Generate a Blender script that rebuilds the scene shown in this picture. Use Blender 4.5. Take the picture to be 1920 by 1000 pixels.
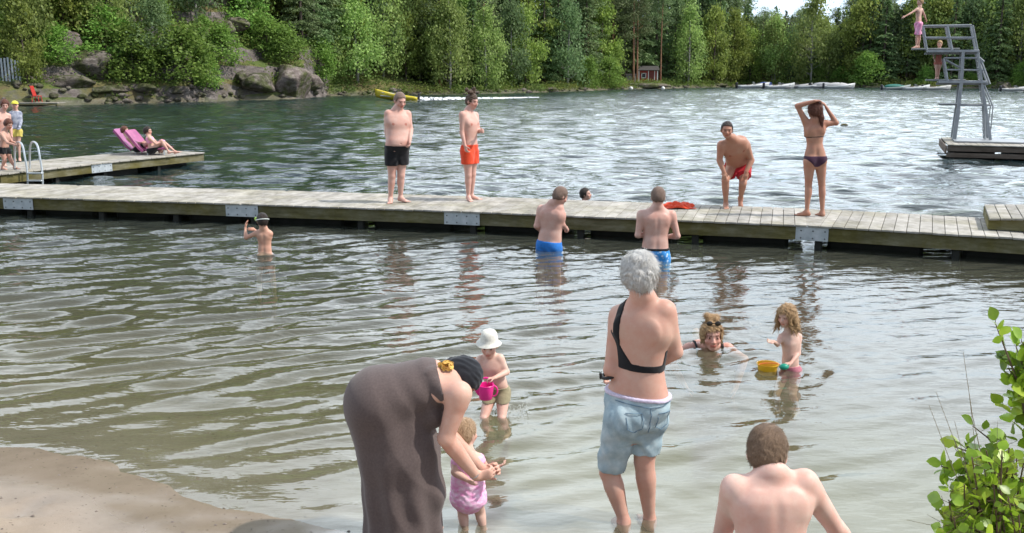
import bpy, math, random
import numpy as np
from math import radians as R_, sin, cos, pi, atan, tan, sqrt
random.seed(7); rng = np.random.default_rng(7)
for o in list(bpy.data.objects): bpy.data.objects.remove(o)
SC = bpy.context.scene
COL = SC.collection

# ------------------------------------------------------------------ camera, sky, sun, exposure
FPX, TH, CAMZ = 1800.0, R_(11.61), 2.5
cam_d = bpy.data.cameras.new('camera'); cam = bpy.data.objects.new('camera', cam_d); COL.objects.link(cam)
cam_d.sensor_width = 36; cam_d.lens = 36 * FPX / 1920; cam_d.clip_end = 3000; cam_d.clip_start = .1
cam.location = (0, 0, CAMZ); cam.rotation_euler = (pi / 2 - TH, 0, 0)
SC.camera = cam
SC.view_settings.view_transform = 'Standard'; SC.view_settings.look = 'None'
SC.view_settings.exposure = 0.34; SC.view_settings.gamma = 1
SC.cycles.use_denoising = True
SC.cycles.max_bounces = 10; SC.cycles.transparent_max_bounces = 16; SC.cycles.diffuse_bounces = 3
SC.cycles.glossy_bounces = 4; SC.cycles.caustics_reflective = False; SC.cycles.caustics_refractive = False
SUN = np.array([.62, -.10, .80]); SUN = SUN / np.linalg.norm(SUN)
W = bpy.data.worlds.new("World"); SC.world = W; W.use_nodes = True
nt = W.node_tree; nt.nodes.clear()
def N(nt, t, **kw):
    n = nt.nodes.new(t)
    for k, v in kw.items():
        if k.startswith('i_'):
            key = k[2:]; key = int(key) if key.isdigit() else key.replace('_', ' ')
            n.inputs[key].default_value = v
        else: setattr(n, k, v)
    return n
sky = N(nt, 'ShaderNodeTexSky', sky_type='NISHITA', sun_disc=False)
sky.sun_elevation = math.asin(SUN[2]); sky.sun_rotation = math.atan2(SUN[0], SUN[1])
sky.air_density = 1.0; sky.dust_density = 1.5; sky.ozone_density = 1.2
tc = N(nt, 'ShaderNodeTexCoord'); sep = N(nt, 'ShaderNodeSeparateXYZ')
nt.links.new(tc.outputs['Generated'], sep.inputs[0])
zz = N(nt, 'ShaderNodeMath', operation='ADD'); zz.inputs[1].default_value = .22
nt.links.new(sep.outputs['Z'], zz.inputs[0])
dx = N(nt, 'ShaderNodeMath', operation='DIVIDE'); dy = N(nt, 'ShaderNodeMath', operation='DIVIDE')
nt.links.new(sep.outputs['X'], dx.inputs[0]); nt.links.new(zz.outputs[0], dx.inputs[1])
nt.links.new(sep.outputs['Y'], dy.inputs[0]); nt.links.new(zz.outputs[0], dy.inputs[1])
cmb = N(nt, 'ShaderNodeCombineXYZ'); nt.links.new(dx.outputs[0], cmb.inputs[0]); nt.links.new(dy.outputs[0], cmb.inputs[1])
cn = N(nt, 'ShaderNodeTexNoise'); cn.inputs['Scale'].default_value = 1.1; cn.inputs['Detail'].default_value = 7; cn.inputs['Roughness'].default_value = .62
nt.links.new(cmb.outputs[0], cn.inputs['Vector'])
cr = N(nt, 'ShaderNodeValToRGB'); cr.color_ramp.elements[0].position = .14; cr.color_ramp.elements[1].position = .50
nt.links.new(cn.outputs['Fac'], cr.inputs[0])
e1 = N(nt, 'ShaderNodeMapRange'); nt.links.new(sep.outputs['Z'], e1.inputs[0]); e1.inputs[1].default_value = .38; e1.inputs[2].default_value = .80; e1.inputs[3].default_value = 1; e1.inputs[4].default_value = .22
e2 = N(nt, 'ShaderNodeMapRange'); nt.links.new(sep.outputs['Y'], e2.inputs[0]); e2.inputs[1].default_value = -.4; e2.inputs[2].default_value = .3; e2.inputs[3].default_value = .25; e2.inputs[4].default_value = 1
m1 = N(nt, 'ShaderNodeMath', operation='MULTIPLY'); nt.links.new(e1.outputs[0], m1.inputs[0]); nt.links.new(e2.outputs[0], m1.inputs[1])
m2 = N(nt, 'ShaderNodeMath', operation='MULTIPLY'); nt.links.new(m1.outputs[0], m2.inputs[0]); nt.links.new(cr.outputs[0], m2.inputs[1])
mx = N(nt, 'ShaderNodeMix', data_type='RGBA'); cz = N(nt, 'ShaderNodeMapRange'); nt.links.new(sep.outputs['Z'], cz.inputs[0]); cz.inputs[1].default_value = .10; cz.inputs[2].default_value = .30; cc = N(nt, 'ShaderNodeMix', data_type='RGBA'); cc.inputs[6].default_value = (9.2, 11.4, 13.6, 1); cc.inputs[7].default_value = (21.5, 23.6, 25.6, 1); nt.links.new(cz.outputs[0], cc.inputs[0]); nt.links.new(cc.outputs[2], mx.inputs[7])
nt.links.new(m2.outputs[0], mx.inputs[0]); nt.links.new(sky.outputs[0], mx.inputs[6])
bg = N(nt, 'ShaderNodeBackground'); bg.inputs[1].default_value = 0.10
wo = N(nt, 'ShaderNodeOutputWorld'); nt.links.new(mx.outputs[2], bg.inputs[0]); nt.links.new(bg.outputs[0], wo.inputs[0])
sl = bpy.data.lights.new('sun', 'SUN'); sl.energy = 3.6; sl.angle = R_(1.2); sl.color = (1, .955, .88)
so = bpy.data.objects.new('sun', sl); COL.objects.link(so)
from mathutils import Vector
so.rotation_euler = Vector(-SUN).to_track_quat('-Z', 'Y').to_euler()

# ------------------------------------------------------------------ projection helpers (pixel of the 1920x1000 photo -> metres)
def ray(px, py):
    a, b = (px - 960) / FPX, (500 - py) / FPX
    return np.array([a, cos(TH) + b * sin(TH), -sin(TH) + b * cos(TH)])
def pY(px, py, Y):
    d = ray(px, py); return np.array([0, 0, CAMZ]) + d * (Y / d[1])
def pZ(px, py, z=0.0):
    d = ray(px, py); return np.array([0, 0, CAMZ]) + d * ((z - CAMZ) / d[2])

# ------------------------------------------------------------------ object helpers
def tag(o, label=None, cat=None, group=None, kind=None):
    if label: o['label'] = label
    if cat: o['category'] = cat
    if group: o['group'] = group
    if kind: o['kind'] = kind
    return o
def empty(name, loc=(0, 0, 0), rz=0):
    o = bpy.data.objects.new(name, None); o.location = loc; o.rotation_euler = (0, 0, rz); o.empty_display_size = .2
    COL.objects.link(o); return o
def mesh_np(name, V, F, mat=None, smooth=True, col=None):
    """V (n,3) array, F (m,4) int array or a list of index tuples"""
    me = bpy.data.meshes.new(name); V = np.asarray(V, dtype=np.float32)
    if isinstance(F, np.ndarray):
        m, k = F.shape; me.vertices.add(len(V)); me.vertices.foreach_set('co', V.ravel())
        me.loops.add(m * k); me.loops.foreach_set('vertex_index', F.ravel().astype(np.int32))
        me.polygons.add(m); me.polygons.foreach_set('loop_start', (np.arange(m) * k).astype(np.int32))
        me.polygons.foreach_set('loop_total', np.full(m, k, np.int32))
        me.update(calc_edges=True)
    else:
        me.from_pydata([tuple(map(float, v)) for v in V], [], F); me.update()
    if smooth: me.polygons.foreach_set('use_smooth', np.ones(len(me.polygons), bool))
    if mat:
        for mm in (mat if isinstance(mat, (list, tuple)) else [mat]): me.materials.append(mm)
    if col is not None:
        ca = me.color_attributes.new('tint', 'FLOAT_COLOR', 'POINT')
        c4 = np.ones((len(V), 4), np.float32); c4[:, :3] = col; ca.data.foreach_set('color', c4.ravel())
    return me
def link(name, me, parent=None, base=None):
    o = bpy.data.objects.new(name, me); COL.objects.link(o)
    if base is not None: o.location = base
    if parent: o.parent = parent
    return o
class MB:
    def __init__(s): s.V = []; s.F = []; s.M = []
    def add(s, V, F, m=0):
        n = len(s.V); s.V += [tuple(map(float, v)) for v in V]; s.F += [tuple(int(i) + n for i in f) for f in F]; s.M += [m] * len(F); return s
    def box(s, c, d, ax=None, m=0, bev=0.0):
        """c centre, d full sizes, ax = (3x3 rows x,y,z axes)"""
        A = np.eye(3) if ax is None else np.asarray(ax, float); h = np.asarray(d) / 2
        if bev <= 0:
            V = [np.asarray(c) + A.T @ (h * np.array([i, j, k])) for i in (-1, 1) for j in (-1, 1) for k in (-1, 1)]
            F = [(0, 1, 3, 2), (4, 6, 7, 5), (0, 4, 5, 1), (2, 3, 7, 6), (0, 2, 6, 4), (1, 5, 7, 3)]
            return s.add(V, F, m)
        b = min(bev, *(h * .45)); V = []; idx = {}
        for i in (-1, 1):
            for j in (-1, 1):
                for k in (-1, 1):
                    for q in range(3):
                        p = h - b; p = p.copy(); p[q] = h[q]; idx[(i, j, k, q)] = len(V)
                        V.append(np.asarray(c) + A.T @ (p * np.array([i, j, k])))
        F = []
        for q in range(3):
            o = [x for x in range(3) if x != q]
            for sg in (-1, 1):
                f = []
                for (u, v) in ((-1, -1), (1, -1), (1, 1), (-1, 1)):
                    t = [0, 0, 0]; t[q] = sg; t[o[0]] = u; t[o[1]] = v; f.append(idx[(t[0], t[1], t[2], q)])
                F.append(tuple(f))
        for q in range(3):
            o = [x for x in range(3) if x != q]
            for u in (-1, 1):
                for v in (-1, 1):
                    t1 = [0, 0, 0]; t1[o[0]] = u; t1[o[1]] = v; t2 = list(t1); t1[q] = -1; t2[q] = 1
                    F.append((idx[(*t1, o[0])], idx[(*t2, o[0])], idx[(*t2, o[1])], idx[(*t1, o[1])]))
        for i in (-1, 1):
            for j in (-1, 1):
                for k in (-1, 1): F.append((idx[(i, j, k, 0)], idx[(i, j, k, 1)], idx[(i, j, k, 2)]))
        return s.add(V, F, m)
    def tube(s, pts, r, n=8, m=0, cap=True):
        P = [np.asarray(p, float) for p in pts]; rr = r if isinstance(r, (list, tuple)) else [r] * len(P)
        V = []; F = []; pu = None
        for i, p in enumerate(P):
            t = P[min(i + 1, len(P) - 1)] - P[max(i - 1, 0)]; t = t / (np.linalg.norm(t) + 1e-9)
            u = np.cross(t, [0, 0, 1]) if pu is None else pu - t * np.dot(pu, t)
            if np.linalg.norm(u) < 1e-3: u = np.cross(t, [0, 1, 0])
            u = u / np.linalg.norm(u); pu = u; v = np.cross(t, u)
            for k in range(n):
                a = 2 * pi * k / n; V.append(p + rr[i] * (cos(a) * u + sin(a) * v))
        for i in range(len(P) - 1):
            for k in range(n):
                a, b = i * n + k, i * n + (k + 1) % n; F.append((a, b, b + n, a + n))
        if cap: F.append(tuple(range(n))[::-1]); F.append(tuple(range((len(P) - 1) * n, len(P) * n)))
        return s.add(V, F, m)
    def lathe(s, prof, c=(0, 0, 0), n=24, m=0, sx=1, sy=1):
        V = []; F = []
        for (r, z) in prof:
            for k in range(n):
                a = 2 * pi * k / n; V.append((c[0] + r * cos(a) * sx, c[1] + r * sin(a) * sy, c[2] + z))
        for i in range(len(prof) - 1):
            for k in range(n):
                a, b = i * n + k, i * n + (k + 1) % n; F.append((a, b, b + n, a + n))
        return s.add(V, F, m)
    def sphere(s, c, r, n=10, m=0, sc=(1, 1, 1), ax=None):
        A = np.eye(3) if ax is None else np.asarray(ax); V = []; F = []
        for i in range(n + 1):
            t = pi * i / n
            for k in range(2 * n):
                a = pi * k / n; V.append(np.asarray(c) + A.T @ (r * np.array([sin(t) * cos(a) * sc[0], sin(t) * sin(a) * sc[1], cos(t) * sc[2]])))
        for i in range(n):
            for k in range(2 * n):
                a, b = i * 2 * n + k, i * 2 * n + (k + 1) % (2 * n); F.append((a, a + 2 * n, b + 2 * n, b))
        return s.add(V, F, m)
    def build(s, name, mat, parent=None, base=None, smooth=False):
        V = np.array(s.V)
        off = np.zeros(3)
        if base is not None: off = np.asarray(base, float)
        elif parent is not None: off = np.array(parent.location)
        me = mesh_np(name, V - off, s.F, mat, smooth)
        if isinstance(mat, (list, tuple)) and len(mat) > 1: me.polygons.foreach_set('material_index', np.array(s.M, np.int32))
        if smooth:
            try: me.set_sharp_from_angle(angle=R_(40))
            except Exception: pass
        return link(name, me, parent, base if base is not None else None)

# ------------------------------------------------------------------ materials
def newmat(name):
    m = bpy.data.materials.new(name); m.use_nodes = True; t = m.node_tree; t.nodes.clear()
    out = t.nodes.new('ShaderNodeOutputMaterial'); return m, t, out
def bsdf(t, out, col=(.5, .5, .5), rough=.6, spec=.4, metal=0.0):
    b = t.nodes.new('ShaderNodeBsdfPrincipled'); b.inputs['Base Color'].default_value = (*col, 1)
    b.inputs['Roughness'].default_value = rough; b.inputs['Metallic'].default_value = metal
    b.inputs['Specular IOR Level'].default_value = spec
    t.links.new(b.outputs[0], out.inputs[0]); return b
def noise_col(t, stops, scale=5, detail=4, rough=.6, vec='Object', stretch=(1, 1, 1), dist=0):
    tcn = t.nodes.new('ShaderNodeTexCoord'); mp = t.nodes.new('ShaderNodeMapping'); mp.inputs['Scale'].default_value = stretch
    n = t.nodes.new('ShaderNodeTexNoise'); n.inputs['Scale'].default_value = scale; n.inputs['Detail'].default_value = detail
    n.inputs['Roughness'].default_value = rough; n.inputs['Distortion'].default_value = dist
    if vec == 'World':
        g = t.nodes.new('ShaderNodeNewGeometry'); t.links.new(g.outputs['Position'], mp.inputs[0])
    else: t.links.new(tcn.outputs[vec], mp.inputs[0])
    t.links.new(mp.outputs[0], n.inputs['Vector'])
    r = t.nodes.new('ShaderNodeValToRGB'); e = r.color_ramp.elements
    e[0].position, e[0].color = stops[0][0], (*stops[0][1], 1); e[1].position, e[1].color = stops[-1][0], (*stops[-1][1], 1)
    for p, c in stops[1:-1]:
        x = e.new(p); x.color = (*c, 1)
    t.links.new(n.outputs['Fac'], r.inputs[0]); return r.outputs[0], n.outputs['Fac']
def add_bump(t, b, fac, strength=.3, dist=.01):
    bp = t.nodes.new('ShaderNodeBump'); bp.inputs['Strength'].default_value = strength; bp.inputs['Distance'].default_value = dist
    t.links.new(fac, bp.inputs['Height']); t.links.new(bp.outputs[0], b.inputs['Normal']); return bp
def simple(name, c1, c2=None, scale=8, rough=.6, spec=.4, metal=0., bump=.0, bd=.01, stretch=(1, 1, 1), vec='Object', detail=4):
    m, t, out = newmat(name); b = bsdf(t, out, c1, rough, spec, metal); c2 = c2 or tuple(x * .72 for x in c1)
    c, f = noise_col(t, [(.32, c2), (.68, c1)], scale, detail, .6, vec, stretch); t.links.new(c, b.inputs['Base Color'])
    if bump: add_bump(t, b, f, bump, bd)
    return m
def island_mix(t, col, amt=.35):
    """multiply a colour by a per-piece random value"""
    g = t.nodes.new('ShaderNodeNewGeometry'); mr = t.nodes.new('ShaderNodeMapRange'); mr.inputs[3].default_value = 1 - amt; mr.inputs[4].default_value = 1 + amt * .6
    t.links.new(g.outputs['Random Per Island'], mr.inputs[0]); mm = t.nodes.new('ShaderNodeMix'); mm.data_type = 'RGBA'; mm.blend_type = 'MULTIPLY'; mm.inputs[0].default_value = 1
    t.links.new(col, mm.inputs[6]); t.links.new(mr.outputs[0], mm.inputs[7]); return mm.outputs[2]

def skin_mat(name, c, rough=.48, sss=0.0):
    m, t, out = newmat(name); b = bsdf(t, out, c, rough, .35)
    red = (c[0] * .97, c[1] * .76, c[2] * .72); pale = (c[0] * 1.05, c[1] * 1.12, c[2] * 1.14)
    cc, f = noise_col(t, [(.3, red), (.7, pale)], 5, 8, .72)
    a = t.nodes.new('ShaderNodeVertexColor'); a.layer_name = 'tint'
    mm = t.nodes.new('ShaderNodeMix'); mm.data_type = 'RGBA'; mm.blend_type = 'MULTIPLY'; mm.inputs[0].default_value = 1
    t.links.new(cc, mm.inputs[6]); t.links.new(a.outputs[0], mm.inputs[7]); t.links.new(mm.outputs[2], b.inputs['Base Color'])
    add_bump(t, b, f, .3, .006)
    if sss:
        b.inputs['Subsurface Weight'].default_value = sss; b.inputs['Subsurface Radius'].default_value = (1, .35, .2); b.inputs['Subsurface Scale'].default_value = .02
    return m
def hair_mat(name, c1, c2, stretch=(30, 30, 4)):
    m, t, out = newmat(name); b = bsdf(t, out, c1, .5, .4)
    c, f = noise_col(t, [(.3, c2), (.65, c1)], 7.5, 6, .75, 'Object', stretch); t.links.new(c, b.inputs['Base Color']); add_bump(t, b, f, .9, .012); return m
def cloth_mat(name, c1, c2=None, scale=60, rough=.85, bump=.25, fold=0):
    m, t, out = newmat(name); b = bsdf(t, out, c1, rough, .2); b.inputs['Sheen Weight'].default_value = .15
    c, f = noise_col(t, [(.35, c2 or tuple(x * .78 for x in c1)), (.65, c1)], scale, 3); t.links.new(c, b.inputs['Base Color']); add_bump(t, b, f, bump, .003); return m
# ------------------------------------------------------------------ ground, lake bed, water
def shore_y(x): return np.where(x < 0, 4.57 - .444 * x, 4.57 - .36 * x) + .10 * np.sin(x * 1.7 + .6) + .05 * np.sin(x * 4.1)
def vnoise(x, y, seed=0, oct=4, f0=1.0, gain=.5):
    r = np.random.default_rng(seed); T = r.random((256, 256)); tot = 0; a = 1; s = 0
    for o in range(oct):
        X, Y = x * f0 * 2**o + 37.3 * o, y * f0 * 2**o + 91.7 * o
        xi, yi = np.floor(X).astype(int), np.floor(Y).astype(int); fx, fy = X - xi, Y - yi
        fx = fx * fx * (3 - 2 * fx); fy = fy * fy * (3 - 2 * fy); g = lambda i, j: T[i % 256, j % 256]
        tot = tot + a * ((g(xi, yi) * (1 - fx) + g(xi + 1, yi) * fx) * (1 - fy) + (g(xi, yi + 1) * (1 - fx) + g(xi + 1, yi + 1) * fx) * fy)
        s += a; a *= gain
    return tot / s
def graded(start, step, n1, grow, end):
    v = [start]; d = step
    for _ in range(n1): v.append(v[-1] + d)
    while v[-1] < end: d *= grow; v.append(v[-1] + d)
    return np.array(v)
def gridfaces(nx, ny):
    i, j = np.meshgrid(np.arange(nx - 1), np.arange(ny - 1), indexing='ij'); a = (i * ny + j).ravel()
    return np.stack([a, a + ny, a + ny + 1, a + 1], 1)
# near ground: beach and lake bed in one sheet that runs out under the far shore
xp = graded(0, .06, 100, 1.045, 260); xs = np.concatenate([-xp[:0:-1], xp])
ys = np.concatenate([np.arange(-30, 1.5, 1.5), graded(1.5, .05, 150, 1.05, 330)])
X, Y = np.meshgrid(xs, ys, indexing='ij')
d = (Y - shore_y(np.clip(X, -9, 9))) * .92
bed = np.where(d > 0, -.1 * d * (1 + .12 * np.clip(d / 10, 0, 1)), -.075 * d)
bed = np.where(d > 11, bed - (d - 11) * .16, bed); bed = np.clip(bed, -5.5, 1.2)
near = np.clip(1 - np.abs(d) / 12, 0, 1)
bed = bed + near * (.010 * (vnoise(X, Y, 3, 4, 1.3) - .5) + .012 * (vnoise(X, Y, 4, 3, 6) - .5) * (d < .4))
# footprints pressed into the dry sand
fr = np.random.default_rng(5)
for _ in range(46):
    fx = fr.uniform(-4.2, -.6); fy = float(shore_y(np.array(fx))) - fr.uniform(.85, 2.6); a = fr.uniform(0, pi)
    u = (X - fx) * cos(a) + (Y - fy) * sin(a); v = -(X - fx) * sin(a) + (Y - fy) * cos(a); q = (u / .14)**2 + (v / .06)**2
    bed = bed - .016 * np.exp(-q) + .007 * np.exp(-(np.sqrt(q) - 1.6)**2 * 4)
m, t, out = newmat('sand'); b = bsdf(t, out, (.4, .32, .25), .9, .25)
g = N(t, 'ShaderNodeNewGeometry'); sp = N(t, 'ShaderNodeSeparateXYZ'); t.links.new(g.outputs['Position'], sp.inputs[0])
c1, f1 = noise_col(t, [(.3, (.235, .187, .14)), (.5, (.295, .237, .18)), (.72, (.345, .28, .215))], 2.2, 8, .7, 'World')
c2, f2 = noise_col(t, [(.30, (.17, .13, .095)), (.36, (1, 1, 1))], 34, 3, .6, 'World')   # small dark pebbles and bits
mm = N(t, 'ShaderNodeMix', data_type='RGBA', blend_type='MULTIPLY'); mm.inputs[0].default_value = .55; t.links.new(c1, mm.inputs[6]); t.links.new(c2, mm.inputs[7])
wn = N(t, 'ShaderNodeMath', operation='MULTIPLY_ADD'); t.links.new(f1, wn.inputs[0]); wn.inputs[1].default_value = -.012; t.links.new(sp.outputs['Z'], wn.inputs[2])
wet = N(t, 'ShaderNodeMapRange'); t.links.new(wn.outputs[0], wet.inputs[0]); wet.inputs[1].default_value = .022; wet.inputs[2].default_value = .075; wet.inputs[3].default_value = 1; wet.inputs[4].default_value = 0
dk = N(t, 'ShaderNodeMix', data_type='RGBA', blend_type='MULTIPLY'); t.links.new(wet.outputs[0], dk.inputs[0]); t.links.new(mm.outputs[2], dk.inputs[6]); dk.inputs[7].default_value = (.74, .72, .72, 1)
t.links.new(dk.outputs[2], b.inputs['Base Color'])
rr = N(t, 'ShaderNodeMapRange'); t.links.new(wet.outputs[0], rr.inputs[0]); rr.inputs[3].default_value = .95; rr.inputs[4].default_value = .14; t.links.new(rr.outputs[0], b.inputs['Roughness'])
ss = N(t, 'ShaderNodeMapRange'); t.links.new(wet.outputs[0], ss.inputs[0]); ss.inputs[3].default_value = .15; ss.inputs[4].default_value = 1.0; t.links.new(ss.outputs[0], b.inputs['Specular IOR Level'])
fine = N(t, 'ShaderNodeTexNoise'); fine.inputs['Scale'].default_value = 160; fine.inputs['Detail'].default_value = 3; t.links.new(g.outputs['Position'], fine.inputs['Vector'])
bs = N(t, 'ShaderNodeMapRange'); t.links.new(wet.outputs[0], bs.inputs[0]); bs.inputs[3].default_value = .7; bs.inputs[4].default_value = .02
bp = add_bump(t, b, fine.outputs[0], .5, .006); t.links.new(bs.outputs[0], bp.inputs['Strength'])
SAND = m
o = link('beach', mesh_np('beach', np.stack([X, Y, bed], -1).reshape(-1, 3), gridfaces(len(xs), len(ys)), SAND)); tag(o, kind='structure')
def bed_z(x, y):
    dd = (y - float(shore_y(np.array(np.clip(x, -9, 9))))) * .92
    z = -.1 * dd * (1 + .12 * min(max(dd / 10, 0), 1)) if dd > 0 else -.075 * dd
    return max(z - (dd - 11) * .16 if dd > 11 else z, -5.5)

pr = np.random.default_rng(41); V = []; F = []
for i in range(190):      # pebbles, bits of bark and shell lying on the sand
    fx = pr.uniform(-4.6, .2); fy = float(shore_y(np.array(fx))) - abs(pr.normal()) * .8 + .1; sc = pr.uniform(.003, .009); zz_ = bed_z(fx, fy); n0_ = len(V); a = pr.uniform(0, pi)
    for q in range(6):
        b_ = a + q * pi / 3; V.append((fx + sc * 1.5 * cos(b_) * pr.uniform(.7, 1.2), fy + sc * sin(b_) * pr.uniform(.7, 1.2), zz_))
    V += [(fx + sc * .3, fy, zz_ + sc * .9)]; F += [(n0_ + q, n0_ + (q + 1) % 6, n0_ + 6) for q in range(6)]
o = link('pebbles', mesh_np('pebbles', np.array(V), F, simple('pebble', (.22, .18, .15), (.08, .06, .05), 30, .8), True)); tag(o, 'small pebbles and bark scattered on the sand', 'pebbles', None, 'stuff')
# water: wavy top on a closed body
def graded2(start, step, n1, grow, cap, mid, end):
    v = [start]; d = step
    for _ in range(n1): v.append(v[-1] + d)
    while v[-1] < end: d = d * grow if (d < cap or v[-1] > mid) else d; v.append(v[-1] + d)
    return np.array(v)
xp = graded2(0, .045, 165, 1.013, .34, 72, 230); xs = np.concatenate([-xp[:0:-1], xp]); ys = graded2(2.6, .042, 210, 1.009, .165, 135, 260)
X, Y = np.meshgrid(xs, ys, indexing='ij')
dsh = (Y - shore_y(np.clip(X, -9, 9))) * .92
cellx = np.interp(np.abs(X), xp[:-1], np.diff(xp)); celly = np.interp(Y, ys[:-1], np.diff(ys)); cell = np.maximum(cellx * .5, celly)
def waves(n, lmin, lmax, ang, spread, slope, seed):
    r = np.random.default_rng(seed); H = np.zeros_like(X)
    for _ in range(n):
        L = np.exp(r.uniform(np.log(lmin), np.log(lmax))); a = ang + r.normal() * spread; k = 2 * pi / L; ph = r.uniform(0, 2 * pi)
        kx, ky = cos(a) * k, sin(a) * k
        H += (slope / k / sqrt(n / 2)) * np.sin(kx * X + ky * Y + ph + .6 * np.sin(.23 * k * (X * .8 - Y * .3) + ph)) * np.clip((L / cell - 3.0) / 2, 0, 1)
    return H
# calm side: long crests slanting away to the right; open lake: short choppy waves
calm = waves(40, .22, .60, R_(111), R_(15), .140, 1) + waves(12, .7, 1.5, R_(116), R_(14), .035, 2) + waves(14, .25, .5, R_(85), R_(45), .018, 5)
chop = waves(60, .45, 1.3, R_(95), R_(24), .17, 3) + waves(14, 1.3, 3.0, R_(105), R_(20), .05, 4)
dk_y = 15.7 - .245 * X; w = np.clip((Y - dk_y + 1.0) / 3.0, 0, 1); w = w * w * (3 - 2 * w)
patch = .55 + .9 * vnoise(X, Y, 11, 3, .22)
lr = np.clip(.5 + (-X + 1.5) / 7, .35, 1.1)      # livelier towards the left
H = (calm * patch * lr * (1 - w) + chop * (.6 + .8 * vnoise(X, Y, 12, 3, .05)) * w) * np.clip(dsh / 1.4, 0, 1)
# rings spreading from the people who stand in the water
for (cx, cy, am) in ((-.14, 6.75, .006), (2.2, 7.8, .006), (1.7, 8.4, .008), (.48, 13.4, .010), (1.95, 12.6, .010), (-3.45, 13, .012), (.7, 5.05, .003)):
    rr_ = np.sqrt((X - cx)**2 + (Y - cy)**2); H += am * np.sin(rr_ * 2 * pi / .24) * np.exp(-rr_ / .7) * (rr_ > .02)
# thin swash rim
H += .004 * np.exp(-((dsh - .10) / .07)**2)
H = np.where(dsh < -.05, np.minimum(H, -.0), H)
nx, ny = len(xs), len(ys)
V = np.stack([X, Y, H], -1).reshape(-1, 3); F = gridfaces(nx, ny)
# closing skirt and floor
rim = [i * ny for i in range(nx)] + [(nx - 1) * ny + j for j in range(1, ny)] + [i * ny + ny - 1 for i in range(nx - 2, -1, -1)] + [j for j in range(ny - 2, 0, -1)]
low = V[rim].copy(); low[:, 2] = -6.5; n0 = len(V); nr = len(rim)
V = np.concatenate([V, low, [[0, 130, -6.5]]])
Fs = np.array([(rim[(k + 1) % nr], rim[k], n0 + k, n0 + (k + 1) % nr) for k in range(nr)])
me = bpy.data.meshes.new('water'); allF = [F, Fs]; nq = len(F) + len(Fs)
tri = np.array([(n0 + (k + 1) % nr, n0 + k, n0 + nr) for k in range(nr)])
me.vertices.add(len(V)); me.vertices.foreach_set('co', V.astype(np.float32).ravel())
li = np.concatenate([F.ravel(), Fs.ravel(), tri.ravel()]).astype(np.int32); me.loops.add(len(li)); me.loops.foreach_set('vertex_index', li)
ls = np.concatenate([np.arange(nq) * 4, nq * 4 + np.arange(len(tri)) * 3]).astype(np.int32); lt = np.concatenate([np.full(nq, 4), np.full(len(tri), 3)]).astype(np.int32)
me.polygons.add(nq + len(tri)); me.polygons.foreach_set('loop_start', ls); me.polygons.foreach_set('loop_total', lt); me.update(calc_edges=True)
me.polygons.foreach_set('use_smooth', np.ones(len(me.polygons), bool))
m, t, out = newmat('lake_water')
fr_ = N(t, 'ShaderNodeFresnel'); fr_.inputs[0].default_value = 1.5
gl = N(t, 'ShaderNodeBsdfGlossy'); gl.inputs['Roughness'].default_value = .012; gl.inputs[0].default_value = (1, 1, 1, 1)
tr0 = N(t, 'ShaderNodeBsdfTransparent'); tr0.inputs[0].default_value = (.93, .95, .93, 1); df = N(t, 'ShaderNodeBsdfDiffuse'); df.inputs[0].default_value = (.165, .165, .115, 1)
tr = N(t, 'ShaderNodeMixShader'); gp = N(t, 'ShaderNodeNewGeometry'); sy = N(t, 'ShaderNodeSeparateXYZ'); t.links.new(gp.outputs['Position'], sy.inputs[0]); si = N(t, 'ShaderNodeMapRange'); t.links.new(sy.outputs['Y'], si.inputs[0]); si.inputs[1].default_value = 7; si.inputs[2].default_value = 24; si.inputs[3].default_value = .33; si.inputs[4].default_value = .22; t.links.new(si.outputs[0], tr.inputs[0]); dc = N(t, 'ShaderNodeMix', data_type='RGBA'); dc.inputs[6].default_value = (.18, .172, .118, 1); dc.inputs[7].default_value = (.05, .10, .11, 1); s2 = N(t, 'ShaderNodeMapRange'); t.links.new(sy.outputs['Y'], s2.inputs[0]); s2.inputs[1].default_value = 9; s2.inputs[2].default_value = 22; t.links.new(s2.outputs[0], dc.inputs[0]); t.links.new(dc.outputs[2], df.inputs[0]); t.links.new(tr0.outputs[0], tr.inputs[1]); t.links.new(df.outputs[0], tr.inputs[2])   # fine silt carried near the surface
g = N(t, 'ShaderNodeNewGeometry')
# small ripples near, chop far
sp = N(t, 'ShaderNodeSeparateXYZ'); t.links.new(g.outputs['Position'], sp.inputs[0])
n1 = N(t, 'ShaderNodeTexNoise'); n1.inputs['Scale'].default_value = 5.5; n1.inputs['Detail'].default_value = 3
mp = N(t, 'ShaderNodeMapping'); mp.inputs['Scale'].default_value = (.45, 1, 1); mp.inputs['Rotation'].default_value = (0, 0, -.35); t.links.new(g.outputs['Position'], mp.inputs[0]); t.links.new(mp.outputs[0], n1.inputs['Vector'])
n2 = N(t, 'ShaderNodeTexNoise'); n2.inputs['Scale'].default_value = 2.4; n2.inputs['Detail'].default_value = 5; n2.inputs['Roughness'].default_value = .6
mp2 = N(t, 'ShaderNodeMapping'); mp2.inputs['Scale'].default_value = (.6, 1, 1); t.links.new(g.outputs['Position'], mp2.inputs[0]); t.links.new(mp2.outputs[0], n2.inputs['Vector'])
far = N(t, 'ShaderNodeMapRange'); t.links.new(sp.outputs['Y'], far.inputs[0]); far.inputs[1].default_value = 30; far.inputs[2].default_value = 130; far.inputs[3].default_value = 0; far.inputs[4].default_value = .25
nearf = N(t, 'ShaderNodeMapRange'); t.links.new(sp.outputs['Y'], nearf.inputs[0]); nearf.inputs[1].default_value = 5; nearf.inputs[2].default_value = 16; nearf.inputs[3].default_value = .007; nearf.inputs[4].default_value = .030
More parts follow.
